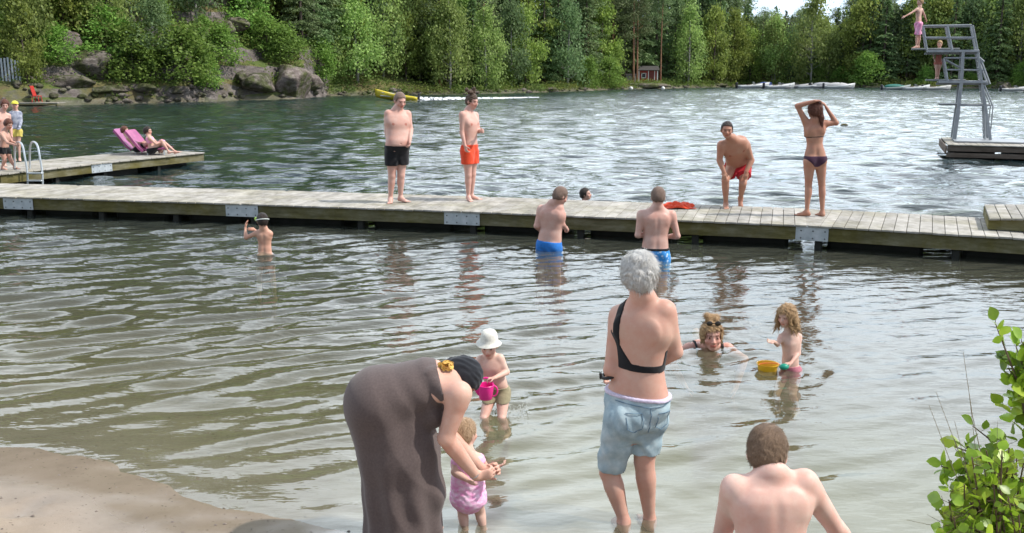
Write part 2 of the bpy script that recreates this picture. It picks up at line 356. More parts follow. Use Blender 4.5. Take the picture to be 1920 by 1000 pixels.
h1 = N(t, 'ShaderNodeMath', operation='MULTIPLY'); t.links.new(n1.outputs[0], h1.inputs[0]); t.links.new(nearf.outputs[0], h1.inputs[1])
h2 = N(t, 'ShaderNodeMath', operation='MULTIPLY'); t.links.new(n2.outputs[0], h2.inputs[0]); t.links.new(far.outputs[0], h2.inputs[1])
hs = N(t, 'ShaderNodeMath', operation='ADD'); t.links.new(h1.outputs[0], hs.inputs[0]); t.links.new(h2.outputs[0], hs.inputs[1])
bp = N(t, 'ShaderNodeBump'); bp.inputs['Strength'].default_value = 1; bp.inputs['Distance'].default_value = 1.0; t.links.new(hs.outputs[0], bp.inputs['Height'])
t.links.new(bp.outputs[0], fr_.inputs['Normal']); t.links.new(bp.outputs[0], gl.inputs['Normal'])
ff = N(t, 'ShaderNodeMix', data_type='FLOAT'); t.links.new(g.outputs['Backfacing'], ff.inputs[0]); t.links.new(fr_.outputs[0], ff.inputs[2]); ff.inputs[3].default_value = .06
mixs = N(t, 'ShaderNodeMixShader'); t.links.new(ff.outputs[0], mixs.inputs[0]); t.links.new(tr.outputs[0], mixs.inputs[1]); t.links.new(gl.outputs[0], mixs.inputs[2]); t.links.new(mixs.outputs[0], out.inputs[0])
va = N(t, 'ShaderNodeVolumeAbsorption'); va.inputs[0].default_value = (.60, .62, .30, 1); va.inputs[1].default_value = 1.5; t.links.new(va.outputs[0], out.inputs['Volume'])
me.materials.append(m); WATER = m
o = link('water', me); tag(o, kind='structure')

# ------------------------------------------------------------------ far shore
shore_px = [(-260, 203), (0, 200), (130, 197), (330, 193), (440, 189), (560, 186), (605, 181), (720, 179), (860, 178), (1010, 174), (1180, 168), (1320, 165), (1400, 163), (1560, 164), (1750, 166), (1920, 167), (2200, 170)]
SP = np.array([pZ(a, b)[:2] for a, b in shore_px])
SPx = SP[:, 0]; SPy = SP[:, 1]
def fshore(x): return np.interp(x, SPx, SPy)
def px_at(x, y): return 960 + FPX * x / (y * cos(TH) + 2 * sin(TH))
def far_z(x, y):
    d = y - fshore(x) + 2.0 * (vnoise(x, y, 21, 3, .15) - .5); steep = np.clip((-8 - x) / 16, 0, 1)      # hill at left
    z = np.where(d > 0, .35 * (1 - np.exp(-d / .8)) + d * (.05 + .10 * steep) + 10.5 * steep * (1 - np.exp(-d / 15)) + 5 * np.clip((d - 14) / 45, 0, 1) + np.clip((d - 14) / 30, 0, 1) * (15 * np.clip((10 - x) / 40, 0, 1)), d * .25)
    z = z + np.clip(d, 0, 6) / 6 * (vnoise(x, y, 22, 4, .22) - .5) * (1 + 2.6 * steep)
    terr = np.round(z / 1.5) * 1.5; z = z + (terr - z) * .55 * steep * np.clip(d / 2, 0, 1)                # ledges
    return z
gx = np.concatenate([np.arange(-110, 40, .5), np.arange(40, 170, 1.2)]); gy = np.concatenate([np.arange(55, 150, .55), np.arange(150, 330, 3)])
X, Y = np.meshgrid(gx, gy, indexing='ij'); Z = far_z(X, Y); Z = np.where(Y - fshore(X) < -6, -3, Z)
m, t, out = newmat('forest_floor'); b = bsdf(t, out, (.1, .1, .05), .95, .2)
g = N(t, 'ShaderNodeNewGeometry'); sn = N(t, 'ShaderNodeSeparateXYZ'); t.links.new(g.outputs['True Normal'], sn.inputs[0]); spz = N(t, 'ShaderNodeSeparateXYZ'); t.links.new(g.outputs['Position'], spz.inputs[0])
cg, fg = noise_col(t, [(.3, (.045, .06, .022)), (.46, (.085, .12, .03)), (.56, (.16, .15, .06)), (.7, (.13, .085, .055))], .35, 8, .7, 'World')
crk, fk = noise_col(t, [(.3, (.05, .043, .04)), (.5, (.14, .12, .11)), (.72, (.29, .26, .245))], .8, 10, .75, 'World', (1, 1, 2.2))
ad = N(t, 'ShaderNodeMath', operation='MULTIPLY_ADD'); t.links.new(fg, ad.inputs[0]); ad.inputs[1].default_value = .9; t.links.new(sn.outputs['Z'], ad.inputs[2])
sr = N(t, 'ShaderNodeMapRange'); t.links.new(ad.outputs[0], sr.inputs[0]); sr.inputs[1].default_value = .90; sr.inputs[2].default_value = 1.04; sr.inputs[3].default_value = 1; sr.inputs[4].default_value = 0
lo = N(t, 'ShaderNodeMapRange'); t.links.new(spz.outputs['Z'], lo.inputs[0]); lo.inputs[1].default_value = .25; lo.inputs[2].default_value = .5; lo.inputs[3].default_value = .6; lo.inputs[4].default_value = 0
mxr = N(t, 'ShaderNodeMath', operation='MAXIMUM'); t.links.new(sr.outputs[0], mxr.inputs[0]); t.links.new(lo.outputs[0], mxr.inputs[1])
mm = N(t, 'ShaderNodeMix', data_type='RGBA'); t.links.new(mxr.outputs[0], mm.inputs[0]); t.links.new(cg, mm.inputs[6]); t.links.new(crk, mm.inputs[7]); t.links.new(mm.outputs[2], b.inputs['Base Color']); add_bump(t, b, fk, .8, .4)
o = link('hillside', mesh_np('hillside', np.stack([X, Y, Z], -1).reshape(-1, 3), gridfaces(len(gx), len(gy)), m, smooth=True)); tag(o, kind='structure')
def fz(x, y): return float(far_z(np.array([float(x)]), np.array([float(y)]))[0])
def on_shore(px, back):
    """world point that lies `back` metres behind the waterline at photo column px"""
    k = np.linspace(-120, 170, 2901); p = px_at(k, fshore(k) + back); i = int(np.argmin(np.abs(p - px))); x = float(k[i]); y = float(fshore(x)) + back
    return x, y
# granite rocks: noise-displaced rounded lumps
def rock_mesh(seed, sub=24):
    r = np.random.default_rng(seed); n = sub; V = []; F = []
    for i in range(n + 1):
        for k in range(2 * n):
            tt, a = pi * i / n, pi * k / n; V.append((sin(tt) * cos(a), sin(tt) * sin(a), cos(tt)))
    for i in range(n):
        for k in range(2 * n):
            a, b_ = i * 2 * n + k, i * 2 * n + (k + 1) % (2 * n); F.append((a, a + 2 * n, b_ + 2 * n, b_))
    V = np.array(V); dd = np.full(len(V), 9.0)
    for _ in range(16):
        nn = r.normal(size=3); nn /= np.linalg.norm(nn); h = r.uniform(.62, 1.0); q = V @ nn; dd = np.minimum(dd, np.where(q > .05, h / np.maximum(q, .05), 9))
    dd = np.minimum(dd, 1.05) + .10 * (vnoise(V[:, 0] + 5, V[:, 1] + V[:, 2] * 1.7 + 9, seed, 4, 2.5) - .5)
    return V * dd[:, None], F
def granite(name, c_lo, c_mid, c_hi):
    m, t, out = newmat(name); b = bsdf(t, out, c_mid, .9, .25)
    c, f = noise_col(t, [(.3, c_lo), (.48, c_mid), (.7, c_hi)], 1.6, 10, .75, 'World', (1, 1, 2)); g_, f_ = noise_col(t, [(.44, (1, 1, 1)), (.58, (.42, .55, .24))], .8, 7, .65, 'World')
    mm = N(t, 'ShaderNodeMix', data_type='RGBA', blend_type='MULTIPLY'); mm.inputs[0].default_value = 1; t.links.new(c, mm.inputs[6]); t.links.new(g_, mm.inputs[7]); t.links.new(mm.outputs[2], b.inputs['Base Color']); add_bump(t, b, f, 1, .25); return m
GR = granite('granite', (.035, .03, .026), (.13, .11, .095), (.34, .30, .27)); GRP = granite('pink_granite', (.08, .062, .055), (.18, .145, .13), (.38, .33, .30))
rocks = [rock_mesh(s) for s in range(5)]
def rock(px, back, size, label, cat='rock', name='boulder', group=None, mat=GR, k=0, rz=0, sink=.3, z=None):
    x, y = on_shore(px, back); z = fz(x, y) if z is None else z
    V, F = rocks[k % 5]; me = mesh_np(name, V * np.array(size), F, mat, True)
    o = link(name, me, None, (x, y, z + size[2] * (1 - 2 * sink) * .5)); o.rotation_euler = (0, 0, rz); tag(o, label, cat, group); return o
# ------------------------------------------------------------------ bodies: smooth-blended distance fields meshed by surface nets
def nrm(v): v = np.asarray(v, float); return v / (np.linalg.norm(v) + 1e-9)
class Prims:
    def __init__(s): s.L = []
    def cone(s, a, b, r1, r2, k=.02, flat=None, cut=None, sub=False, prof=None):
        a, b = np.asarray(a, float), np.asarray(b, float); rm = max(r1, r2) if prof is None else max(prof[1]); mg = rm * 1.6
        def f(X, Y, Z):
            ba = b - a; L2 = max(ba @ ba, 1e-9); px, py, pz = X - a[0], Y - a[1], Z - a[2]
            t = np.clip((px * ba[0] + py * ba[1] + pz * ba[2]) / L2, 0, 1); qx, qy, qz = px - ba[0] * t, py - ba[1] * t, pz - ba[2] * t
            r = r1 + (r2 - r1) * t if prof is None else np.interp(t, prof[0], prof[1])
            if flat is not None:
                n, fl = flat; dn = qx * n[0] + qy * n[1] + qz * n[2]; e = (1 / fl - 1) * dn; qx, qy, qz = qx + n[0] * e, qy + n[1] * e, qz + n[2] * e
                dd = (np.sqrt(qx * qx + qy * qy + qz * qz) - r) * (fl if fl < 1 else 1)
            else: dd = np.sqrt(qx * qx + qy * qy + qz * qz) - r
            if cut is not None:
                cn = nrm(ba); dd = np.maximum(dd, (X - b[0]) * cn[0] + (Y - b[1]) * cn[1] + (Z - b[2]) * cn[2])
            return dd
        s.L.append((np.minimum(a, b) - mg, np.maximum(a, b) + mg, f, k, sub)); return s
    def loft(s, a, b, R, Fv, w1, d1, w2, d2, k=.03, p=2.0):
        """tapered segment of elliptical section: half-width w along R, half-depth d along Fv"""
        a, b = np.asarray(a, float), np.asarray(b, float); mg = max(w1, w2, d1, d2) * 1.2; R = nrm(R); ax = nrm(b - a); R = nrm(R - ax * (R @ ax)); Fv = np.cross(ax, R)
        def f(X, Y, Z):
            ba = b - a; L = np.linalg.norm(ba); px, py, pz = X - a[0], Y - a[1], Z - a[2]; al = px * ax[0] + py * ax[1] + pz * ax[2]; t = np.clip(al / L, 0, 1)
            u = px * R[0] + py * R[1] + pz * R[2]; v = px * Fv[0] + py * Fv[1] + pz * Fv[2]; e = al - t * L
            w = w1 + (w2 - w1) * t; dd = d1 + (d2 - d1) * t; mn = np.minimum(w, dd)
            k0 = (np.abs(u / w)**p + np.abs(v / dd)**p)**(1 / p); k0 = np.sqrt(k0 * k0 + (e / mn)**2)
            k1 = np.sqrt((u / w**2)**2 + (v / dd**2)**2 + (e / mn**2)**2) + 1e-6
            return k0 * (k0 - 1) / k1
        s.L.append((np.minimum(a, b) - mg, np.maximum(a, b) + mg, f, k, False)); return s
    def trunk(s, c, Rt, Ft, up, T, Wd, Dp, Fo, k=.03, p=2.25):
        """one tapering body of elliptical sections given at stations T along the spine"""
        tt = np.linspace(T[0], T[-1], 60); ker = np.array([1, 2, 3, 2, 1]) / 9
        sm = lambda v: np.convolve(np.pad(np.interp(tt, T, v), 2, mode='edge'), ker, 'valid')
        Wd, Dp, Fo = sm(Wd), sm(Dp), sm(Fo); a, b = c(T[0]), c(T[-1]); mg = max(Wd.max(), (Dp + np.abs(Fo)).max()) * 1.15; L = np.linalg.norm(b - a)
        def f(X, Y, Z):
            px, py, pz = X - a[0], Y - a[1], Z - a[2]; al = px * up[0] + py * up[1] + pz * up[2]; t = np.clip(al / L, 0, 1); e = al - t * L; q = T[0] + t * (T[-1] - T[0])
            w = np.interp(q, tt, Wd); d = np.interp(q, tt, Dp); u = px * Rt[0] + py * Rt[1] + pz * Rt[2]; v = px * Ft[0] + py * Ft[1] + pz * Ft[2] - np.interp(q, tt, Fo); mn = np.minimum(w, d)
            k0 = (np.abs(u / w)**p + np.abs(v / d)**p)**(1 / p); k0 = np.sqrt(k0 * k0 + (e / mn)**2); k1 = np.sqrt((u / w**2)**2 + (v / d**2)**2 + (e / mn**2)**2) + 1e-6
            return np.clip(k0 * (k0 - 1) / k1, -.05, .5)
        s.L.append((np.minimum(a, b) - mg, np.maximum(a, b) + mg, f, k, False)); return s
    def ell(s, c, rad, ax=None, k=.02, sub=False):
        c = np.asarray(c, float); rad = np.asarray(rad, float); A = np.eye(3) if ax is None else np.asarray(ax, float); mg = rad.max() * 1.05
        def f(X, Y, Z):
            px, py, pz = X - c[0], Y - c[1], Z - c[2]; q = [px * A[i][0] + py * A[i][1] + pz * A[i][2] for i in range(3)]
            k0 = np.sqrt(sum((q[i] / rad[i])**2 for i in range(3))); k1 = np.sqrt(sum((q[i] / rad[i]**2)**2 for i in range(3))) + 1e-6
            return k0 * (k0 - 1) / k1
        s.L.append((c - mg, c + mg, f, k, sub)); return s
BIG = .12
class Fld:
    def __init__(s, prims, h, pad=.05, grid=None):
        if grid is None:
            lo = np.min([p[0] for p in prims.L], 0) - pad; hi = np.max([p[1] for p in prims.L], 0) + pad; s.lo = lo; s.h = h; s.n = np.ceil((hi - lo) / h).astype(int) + 1
        else: s.lo, s.h, s.n = grid.lo, grid.h, grid.n
        s.D = np.full(s.n, BIG, np.float32)
        s.ax = [(s.lo[i] + np.arange(s.n[i]) * s.h).astype(np.float32) for i in range(3)]
        s.union(prims)
    def union(s, prims):
        for lo, hi, f, k, sub in prims.L:
            e = k + .035; i0 = np.clip(((lo - e - s.lo) / s.h).astype(int), 0, s.n - 1); i1 = np.clip(((hi + e - s.lo) / s.h).astype(int) + 2, 1, s.n)
            if (i1 <= i0).any(): continue
            sl = tuple(slice(a, b) for a, b in zip(i0, i1)); Xs, Ys, Zs = np.ix_(*[s.ax[i][sl[i]] for i in range(3)])
            d = f(Xs, Ys, Zs).astype(np.float32); A = s.D[sl]
            if sub: d = -d; h_ = np.maximum(k - np.abs(A - d), 0) / k; s.D[sl] = np.maximum(A, d) + h_ * h_ * k / 4
            else: h_ = np.maximum(k - np.abs(A - d), 0) / k; s.D[sl] = np.minimum(A, d) - h_ * h_ * k / 4
    def xyz(s): return np.ix_(*s.ax)
    def mesh(s):
        D = s.D; D = np.where(np.abs(D) < 1e-6, 1e-6, D); ins = D < 0
        n = np.array(D.shape); c = np.zeros(n - 1, np.int8)
        for i in (0, 1):
            for j in (0, 1):
                for k in (0, 1): c += ins[i:n[0] - 1 + i, j:n[1] - 1 + j, k:n[2] - 1 + k]
        act = (c > 0) & (c < 8); idx = np.argwhere(act); 
        if len(idx) == 0: return np.zeros((0, 3)), np.zeros((0, 4), int)
        ids = np.full(n - 1, -1, np.int64); ids[tuple(idx.T)] = np.arange(len(idx))
        cs = [(i, j, k) for i in (0, 1) for j in (0, 1) for k in (0, 1)]; vals = {q: D[idx[:, 0] + q[0], idx[:, 1] + q[1], idx[:, 2] + q[2]] for q in cs}
        acc = np.zeros((len(idx), 3)); cnt = np.zeros(len(idx))
        for q in cs:
            for a in range(3):
                if q[a] == 0:
                    q2 = list(q); q2[a] = 1; q2 = tuple(q2); v1, v2 = vals[q], vals[q2]; m_ = (v1 < 0) != (v2 < 0); t = np.where(m_, v1 / np.where(m_, v1 - v2, 1), 0)
                    p = np.tile(np.array(q, float), (len(idx), 1)); p[:, a] += t; acc += p * m_[:, None]; cnt += m_
        V = s.lo + (idx + acc / cnt[:, None]) * s.h
        Fs = []
        for a in range(3):
            b, c_ = (a + 1) % 3, (a + 2) % 3; sl0 = [slice(1, -1)] * 3; sl1 = [slice(1, -1)] * 3; sl0[a] = slice(0, -1); sl1[a] = slice(1, None)
            A0, A1 = ins[tuple(sl0)], ins[tuple(sl1)]; e = np.argwhere(A0 != A1)
            if len(e) == 0: continue
            fl = A0[tuple(e.T)]; off = np.ones(3, int); off[a] = 0; e = e + off
            def cid(db, dc): q = e.copy(); q[:, b] += db; q[:, c_] += dc; return ids[tuple(q.T)]
            q = np.stack([cid(-1, -1), cid(0, -1), cid(0, 0), cid(-1, 0)], 1); q[~fl] = q[~fl][:, ::-1]; Fs.append(q)
        F = np.concatenate(Fs); F = F[(F >= 0).all(1)]
        return V, F
def relax(V, F, it=2, lam=.5):
    e = np.concatenate([F[:, [0, 1]], F[:, [1, 2]], F[:, [2, 3]], F[:, [3, 0]]]); cnt = np.bincount(e[:, 0], minlength=len(V)).clip(1)
    for _ in range(it):
        A = np.stack([np.bincount(e[:, 0], weights=V[e[:, 1], i], minlength=len(V)) for i in range(3)], 1) / cnt[:, None]; V = V + lam * (A - V)
    return V

def head(P, c, f, u, s, col, female=False, nose=True, child=False):
    """s = head scale (1 = adult, 23 cm tall)"""
    f = nrm(f); u = nrm(u - f * (np.asarray(u) @ f)); r = np.cross(f, u); A = np.array([r, f, u]); c = np.asarray(c, float)
    q = lambda x, y, z: c + s * (r * x + f * y + u * z)
    P.ell(q(0, -.012, .024), s * np.array([.076, .094, .092]), A, .02 * s)
    P.ell(q(0, .026, -.042), s * np.array([.057 if not child else .064, .068, .066]), A, .035 * s)
    P.ell(q(0, .064, -.094), s * np.array([.022, .018, .017]), A, .03 * s)
    P.ell(q(0, .072, .024), s * np.array([.05, .02, .012]), A, .02 * s)
    for e in (-1, 1):
        P.ell(q(.033 * e, .098, .004), s * np.array([.016, .013, .012]), A, .012 * s, sub=True)
        P.ell(q(.032 * e, .078, .003), s * np.array([.0145, .0145, .0125]), A, .004 * s)
        P.ell(q(.042 * e, .062, -.03), s * np.array([.022, .02, .018]), A, .02 * s)
        P.ell(q(.078 * e, -.012, -.012), s * np.array([.010, .019, .031]), A, .008 * s)
    P.cone(q(0, .088, .0), q(0, .108, -.03), .008 * s, .0125 * s, .012 * s)
    for e in (-1, 1): P.ell(q(.012 * e, .1, -.034), s * np.array([.008, .009, .007]), A, .008 * s)
    P.ell(q(0, .086, -.059), s * np.array([.023, .011, .0055]), A, .006 * s); P.ell(q(0, .085, -.068), s * np.array([.019, .011, .006]), A, .006 * s)
    col.append(('head', c, A, s)); return A
def hand(P, w, d, n, s, curl=.35, side=1, spread=1.0, kf=1.0):
    d = nrm(d); n = nrm(n - d * (np.asarray(n) @ d)); t = np.cross(d, n) * side; w = np.asarray(w, float); q = lambda a, b, c_: w + s * (d * a + t * b + n * c_)
    P.loft(q(.0, 0, 0), q(.075, 0, 0), t, n, s * .026, s * .018, s * .040, s * .014, .02 * s)
    L = (.074, .082, .077, .06); rt = (.029, .0095, -.010, -.029)
    for i in range(4):
        a0 = q(.086 - .004 * abs(i - 1.3), rt[i] * spread, 0); c1 = curl * (1 + .12 * i); ang = (rt[i] * 3 * (spread - .7))
        dv = lambda c_: nrm(d * cos(c_) + n * sin(c_) + t * ang); a1 = a0 + dv(c1) * L[i] * .45 * s; a2 = a1 + dv(c1 * 2.1) * L[i] * .32 * s; a3 = a2 + dv(c1 * 2.8) * L[i] * .23 * s
        P.cone(a0, a1, .0094 * s, .0086 * s, .004 * s * kf); P.cone(a1, a2, .0086 * s, .0078 * s, .004 * s); P.cone(a2, a3, .0078 * s, .0066 * s, .004 * s)
    b0 = q(.022, .028, .004); b1 = b0 + s * .045 * nrm(d * .75 + t * .65 + n * (.25 + curl * .4)); b2 = b1 + s * .034 * nrm(d * 1 + t * .15 + n * (.2 + curl * .7))
    P.cone(b0, b1, .014 * s, .0105 * s, .010 * s); P.cone(b1, b2, .0105 * s, .008 * s, .004 * s)
def foot(P, a, fd, s, up=(0, 0, 1), side=1):
    fd = nrm(fd); up = nrm(up - fd * (np.asarray(up) @ fd)); r = np.cross(fd, up) * side; a = np.asarray(a, float); q = lambda x, y, z: a + s * (fd * x + r * y + up * z)
    P.cone(q(-.032, 0, -.046), q(.02, 0, -.03), .03 * s, .036 * s, .03 * s); P.cone(q(.0, 0, -.03), q(.12, .005, -.058), .036 * s, .024 * s, .03 * s)
    P.loft(q(.03, .0, -.058), q(.135, .004, -.062), r, up, .032 * s, .022 * s, .042 * s, .016 * s, .02 * s)
    for i, (l, y, rr) in enumerate(((.042, -.03, .014), (.04, -.008, .0105), (.034, .009, .010), (.027, .024, .0095), (.02, .037, .009))):
        P.cone(q(.145 - .006 * i, y, -.066), q(.145 - .006 * i + l, y, -.069), rr * s, rr * .85 * s, .004 * s)

def person(D, J, H=1.78, yaw=0, build=1.0, belly=0.0, fem=False, child=False, vox=.009, skin=None, label='', group='people on and around the dock',
           hs=None, hf=None, hu=(0, 0, 1), handdir={}, palm={}, curl=.4, footdir={}, legs=True, muscle=1.0, noarm=(), base=None, arm_r=1.0, leg_r=1.0, neckr=1.0, bust=.0, footup={}, hip_w=None, extra=None, trap=1.15):
    """J: joints as (px, py[, dy]) at depth D or as world vectors.  Returns a record with joints, field and the root object."""
    s = H / 1.8; hs = hs or s * 1.07
    def g(k):
        v = J[k]
        if isinstance(v, np.ndarray): return v
        return pY(v[0], v[1], D + (v[2] if len(v) > 2 else 0))
    K = {k: g(k) for k in J}
    F0 = np.array([sin(R_(yaw)), -cos(R_(yaw)), 0.])
    pel, neck = K['pel'], K['neck']; up = nrm(neck - pel); Ft = nrm(F0 - up * (F0 @ up)); 
    Rt = nrm(K['sb'] - K['sa']) if 'sb' in K else np.cross(up, Ft)     # towards shoulder b
    Rt = nrm(Rt - up * (Rt @ up)); Ft2 = np.cross(Rt, up); Ft = Ft2 if Ft2 @ Ft > 0 else -Ft2
    F0p = nrm(F0); Rp = np.cross(np.array([0, 0, 1.]), F0p); Rp = Rp if Rp @ Rt > 0 else -Rp
    hw = (hip_w or .088) * s
    pup = nrm(np.array([0, 0, 1.]) * .6 + up * .4)
    for k, sg in (('a', -1), ('b', 1)):
        K.setdefault('h' + k, pel + Rp * sg * hw - pup * .045 * s)
        if 'k' + k not in K: K['k' + k] = K['h' + k] + np.array([0, 0, -.42 * s]) + F0 * .02
        if 'n' + k not in K: K['n' + k] = K['k' + k] + np.array([0, 0, -.40 * s]) - F0 * .02
    L = np.linalg.norm(neck - pel); c = lambda t, fo=0.0: pel + (neck - pel) * t + Ft * fo * s
    bw = build * s; fm = 1 if fem else 0; P = Prims(); tags = []
    W_ = lambda w: w * bw
    # torso
    T = [-.13, -.04, .05, .16, .28, .40, .54, .68, .80, .89, .96, 1.01]
    if fem: Wd = [.09, .150, .172, .166, .140, .126, .136, .150, .150, .128, .080, .056]; Dp = [.08, .105, .112, .108, .100, .094, .100, .106, .096, .080, .062, .054]
    else: Wd = [.09, .142, .158, .156, .148, .146, .156, .172, .178, .152, .088, .058]; Dp = [.08, .104, .108, .106, .102, .101, .110, .118, .108, .088, .068, .058]
    if child: Wd = [.09, .135, .150, .150, .146, .142, .148, .154, .152, .130, .080, .055]
    bz = lambda t: belly * math.exp(-((t - .22) / .20)**2)
    P.trunk(c, Rt, Ft, up, T, [W_(w) + .35 * bz(t) for w, t in zip(Wd, T)], [W_(d_) + .5 * bz(t) for d_, t in zip(Dp, T)], [.008 * s * (t < .1) * -1 + .012 * s * (.3 < t < .75) + .75 * bz(t) for t in T], .03 * s)
    ARM = Prims()
    for k, sg in (('a', -1), ('b', 1)):
        sh = K['s' + k]; rs = .047 * s * (build * .5 + .5) * arm_r
        P.cone(c(1.05, -.022) + Rt * sg * .016 * s, c(.95, -.018) * .45 + sh * .55 + up * .012 * s, .036 * s * trap, .030 * s * trap, .05 * s)        # trapezius
        P.cone(c(.93, -.0) + Rt * sg * .05 * s, sh + up * .006 * s, .044 * s, rs * .84, .04 * s)        # collar
        P.cone(c(.74, .005) + Rt * sg * .10 * s * build, sh - up * .02 * s, .066 * bw, rs * .90, .065 * s)
        if not fem and not child: P.ell(c(.71, .080) + Rt * sg * .072 * s, np.array([.078, .026, .050]) * bw, np.array([Rt, Ft, up]), .035 * s)
        if not child: P.ell(c(.77, -.070 * build) + Rt * sg * .085 * s * build, np.array([.048, .020, .070]) * s, np.array([nrm(Rt + up * .25 * sg), Ft, nrm(up - Rt * .25 * sg)]), .022 * s)
        if bust: P.ell(c(.64, .09) + Rt * sg * .075 * s, np.array([.064, .05 + bust, .060]) * s, np.array([Rt, Ft, up]), .025 * s)
        P.ell(K['h' + k] - F0p * .050 * s + pup * .02 * s, np.array([.082, .070, .088]) * s * (build * .6 + .4) * (1.05 if fem else .94), np.array([Rp, F0p, pup]), .03 * s)
        P.cone(sh - up * .004 * s, sh + (K['e' + k] - sh) * .16 if k not in noarm else sh, rs, rs * .98, .02 * s)
        if k not in noarm:
            el, wr = K['e' + k], K['w' + k]; ra = arm_r * (.5 + .5 * build) * s
            ARM.cone(sh, el, 0, 0, .03 * s, prof=([0, .25, .55, 1], [.049 * ra, .050 * ra, .045 * ra, .036 * ra])); ARM.cone(el, wr, 0, 0, .02 * s, prof=([0, .22, .55, 1], [.037 * ra, .041 * ra, .034 * ra, .024 * ra]))
            hd = handdir.get(k, wr - el); hd = np.asarray(hd, float); pn = np.asarray(palm.get(k, -Rt * sg + Ft * .3), float)
            hand(ARM, wr, hd, pn, s * (.97 if not child else 1.0), curl, side=(1 if np.cross(nrm(hd), nrm(pn)) @ (Ft + .2 * up) > 0 else -1))
        if legs:
            hp, kn, an = K['h' + k], K['k' + k], K['n' + k]; lr = leg_r * (.5 + .5 * build) * s; fd = np.asarray(footdir.get(k, F0), float)
            P.cone(hp, kn, 0, 0, .03 * s, prof=([0, .3, .7, 1], [.090 * lr * (1.04 if fem else 1), .084 * lr, .064 * lr, .052 * lr]))
            bk = nrm(an - kn); calfb = -nrm(fd - bk * (fd @ bk)); P.ell(kn + fd * .014 * s, np.array([.040, .040, .048]) * lr, None, .02 * s)
            P.cone(kn, an, 0, 0, .02 * s, prof=([0, .28, .6, .9, 1], [.049 * lr, .052 * lr, .042 * lr, .032 * lr, .034 * lr])); P.ell(kn + (an - kn) * .28 + calfb * .018 * s, np.array([.036, .036, .085]) * lr, np.array([np.cross(bk, calfb), calfb, bk]), .035 * s)
            foot(P, an, fd, s, up=np.asarray(footup.get(k, (0, 0, 1)), float), side=sg)
    # spine groove
    P.cone(c(.12, -.128 * build), c(.84, -.128 * build), .024 * s, .018 * s, .030 * s, sub=True)
    if not child: P.ell(c(.20, .112) + Ft * belly * 1.2, np.array([.008, .012, .008]) * s, None, .008 * s, sub=True)
    hc = K['head']; hf = F0 if hf is None else np.asarray(hf, float)
    A = head(P, hc, hf, np.asarray(hu, float), hs, tags, fem, child=child)
    P.cone(c(.97), hc - A[2] * .055 * hs - A[1] * .02 * hs, .060 * s * neckr, .050 * hs * neckr, .03 * s)
    if extra: extra(P, K, c, Rt, Ft, up, s)
    allp = Prims(); allp.L = P.L + ARM.L; fl = Fld(allp, vox, pad=.03); tf = Fld(P, vox, grid=fl)
    rec = dict(tf=tf, K=K, s=s, hs=hs, c=c, Rt=Rt, Ft=Ft, up=up, F0=F0p, Rp=Rp, A=A, hc=hc, fl=fl, prims=P, D=D, build=build, vox=vox, pup=pup)
    V, Fc = fl.mesh(); V = relax(V, Fc, 1, .5)
    # own colours of the body: lips, eyes, brows, nipples, redder knees, hands and cheeks
    col = np.ones((len(V), 3)); cc = hc; q = (V - cc) @ A.T / hs; x, y, z = q[:, 0], q[:, 1], q[:, 2]; ax_ = np.abs(x)
    def paint(m_, c_, a=1.0): col[m_] = col[m_] * (1 - a) + np.array(c_) * a
    paint((np.sqrt(((ax_ - .04) / .03)**2 + ((z + .03) / .03)**2) < 1) & (y > .03), (1.0, .84, .82), .8)
    paint((np.sqrt(x**2 + (z + .03)**2) < .018) & (y > .09), (1.0, .85, .82), .8)
    paint((ax_ < .024) & (np.abs(z + .0635) < .0115) & (y > .07), (.85, .5, .48))
    paint((np.sqrt(((ax_ - .032) / .0145)**2 + ((z - .003) / .0075)**2) < 1) & (y > .07), (.95, .95, .95), .6)
    paint((np.sqrt((ax_ - .032)**2 + (z - .003)**2) < .0075) & (y > .075), (.12, .09, .08))
    paint((np.abs(z - .0125) < .003) & (np.abs(ax_ - .032) < .017) & (y > .07), (.3, .2, .18))
    if not child: paint((np.abs(z - .024 - .1 * (.03 - ax_) * (ax_ > .03)) < .006) & (ax_ > .014) & (ax_ < .052) & (y > .055), (.38, .28, .24), .75)
    for k in 'ab':
        for jn in ('w', 'e', 'k'):
            if jn + k in K:
                dd = np.linalg.norm(V - K[jn + k], axis=1) / s; w_ = np.clip(1 - dd / .10, 0, 1)[:, None] * .5; col = col * (1 - w_) + col * np.array([1.0, .86, .82]) * w_
        if not fem and not child:
            nip = c(.68, .125 * build) + Rt * (.095 * s * build) * (-1 if k == 'a' else 1); paint((np.linalg.norm(V - nip, axis=1) < .026 * s) & ((V - c(.68)) @ Ft > .04), (.78, .52, .48))
    if base is None: base = np.array([(K['na'][0] + K['nb'][0]) / 2, (K['na'][1] + K['nb'][1]) / 2, min(K['na'][2], K['nb'][2]) - .07 * s]) if legs else pel.copy()
    root = link('person', mesh_np('person', V - base, Fc, skin, True, col), None, base); tag(root, label, 'person', group)
    rec['root'] = root; rec['base'] = base
    return rec
def wear(rec, name, fld, mat, label=None, it=1, col=None):
    V, Fc = fld.mesh()
    if len(V) == 0: print('EMPTY garment', name, rec['root'].name); return None
    V = relax(V, Fc, it, .5); o = link(name, mesh_np(name, V - rec['base'], Fc, mat, True), rec['root'])
    if label: o['label'] = label
    return o
def copyf(fl, off=0.0):
    g = object.__new__(Fld); g.lo, g.h, g.n, g.ax = fl.lo, fl.h, fl.n, fl.ax; g.D = fl.D - off; return g
def clip(f, *fs):
    X, Y, Z = f.xyz()
    for fn in fs: f.D = np.maximum(f.D, fn(X, Y, Z).astype(np.float32))
    return f
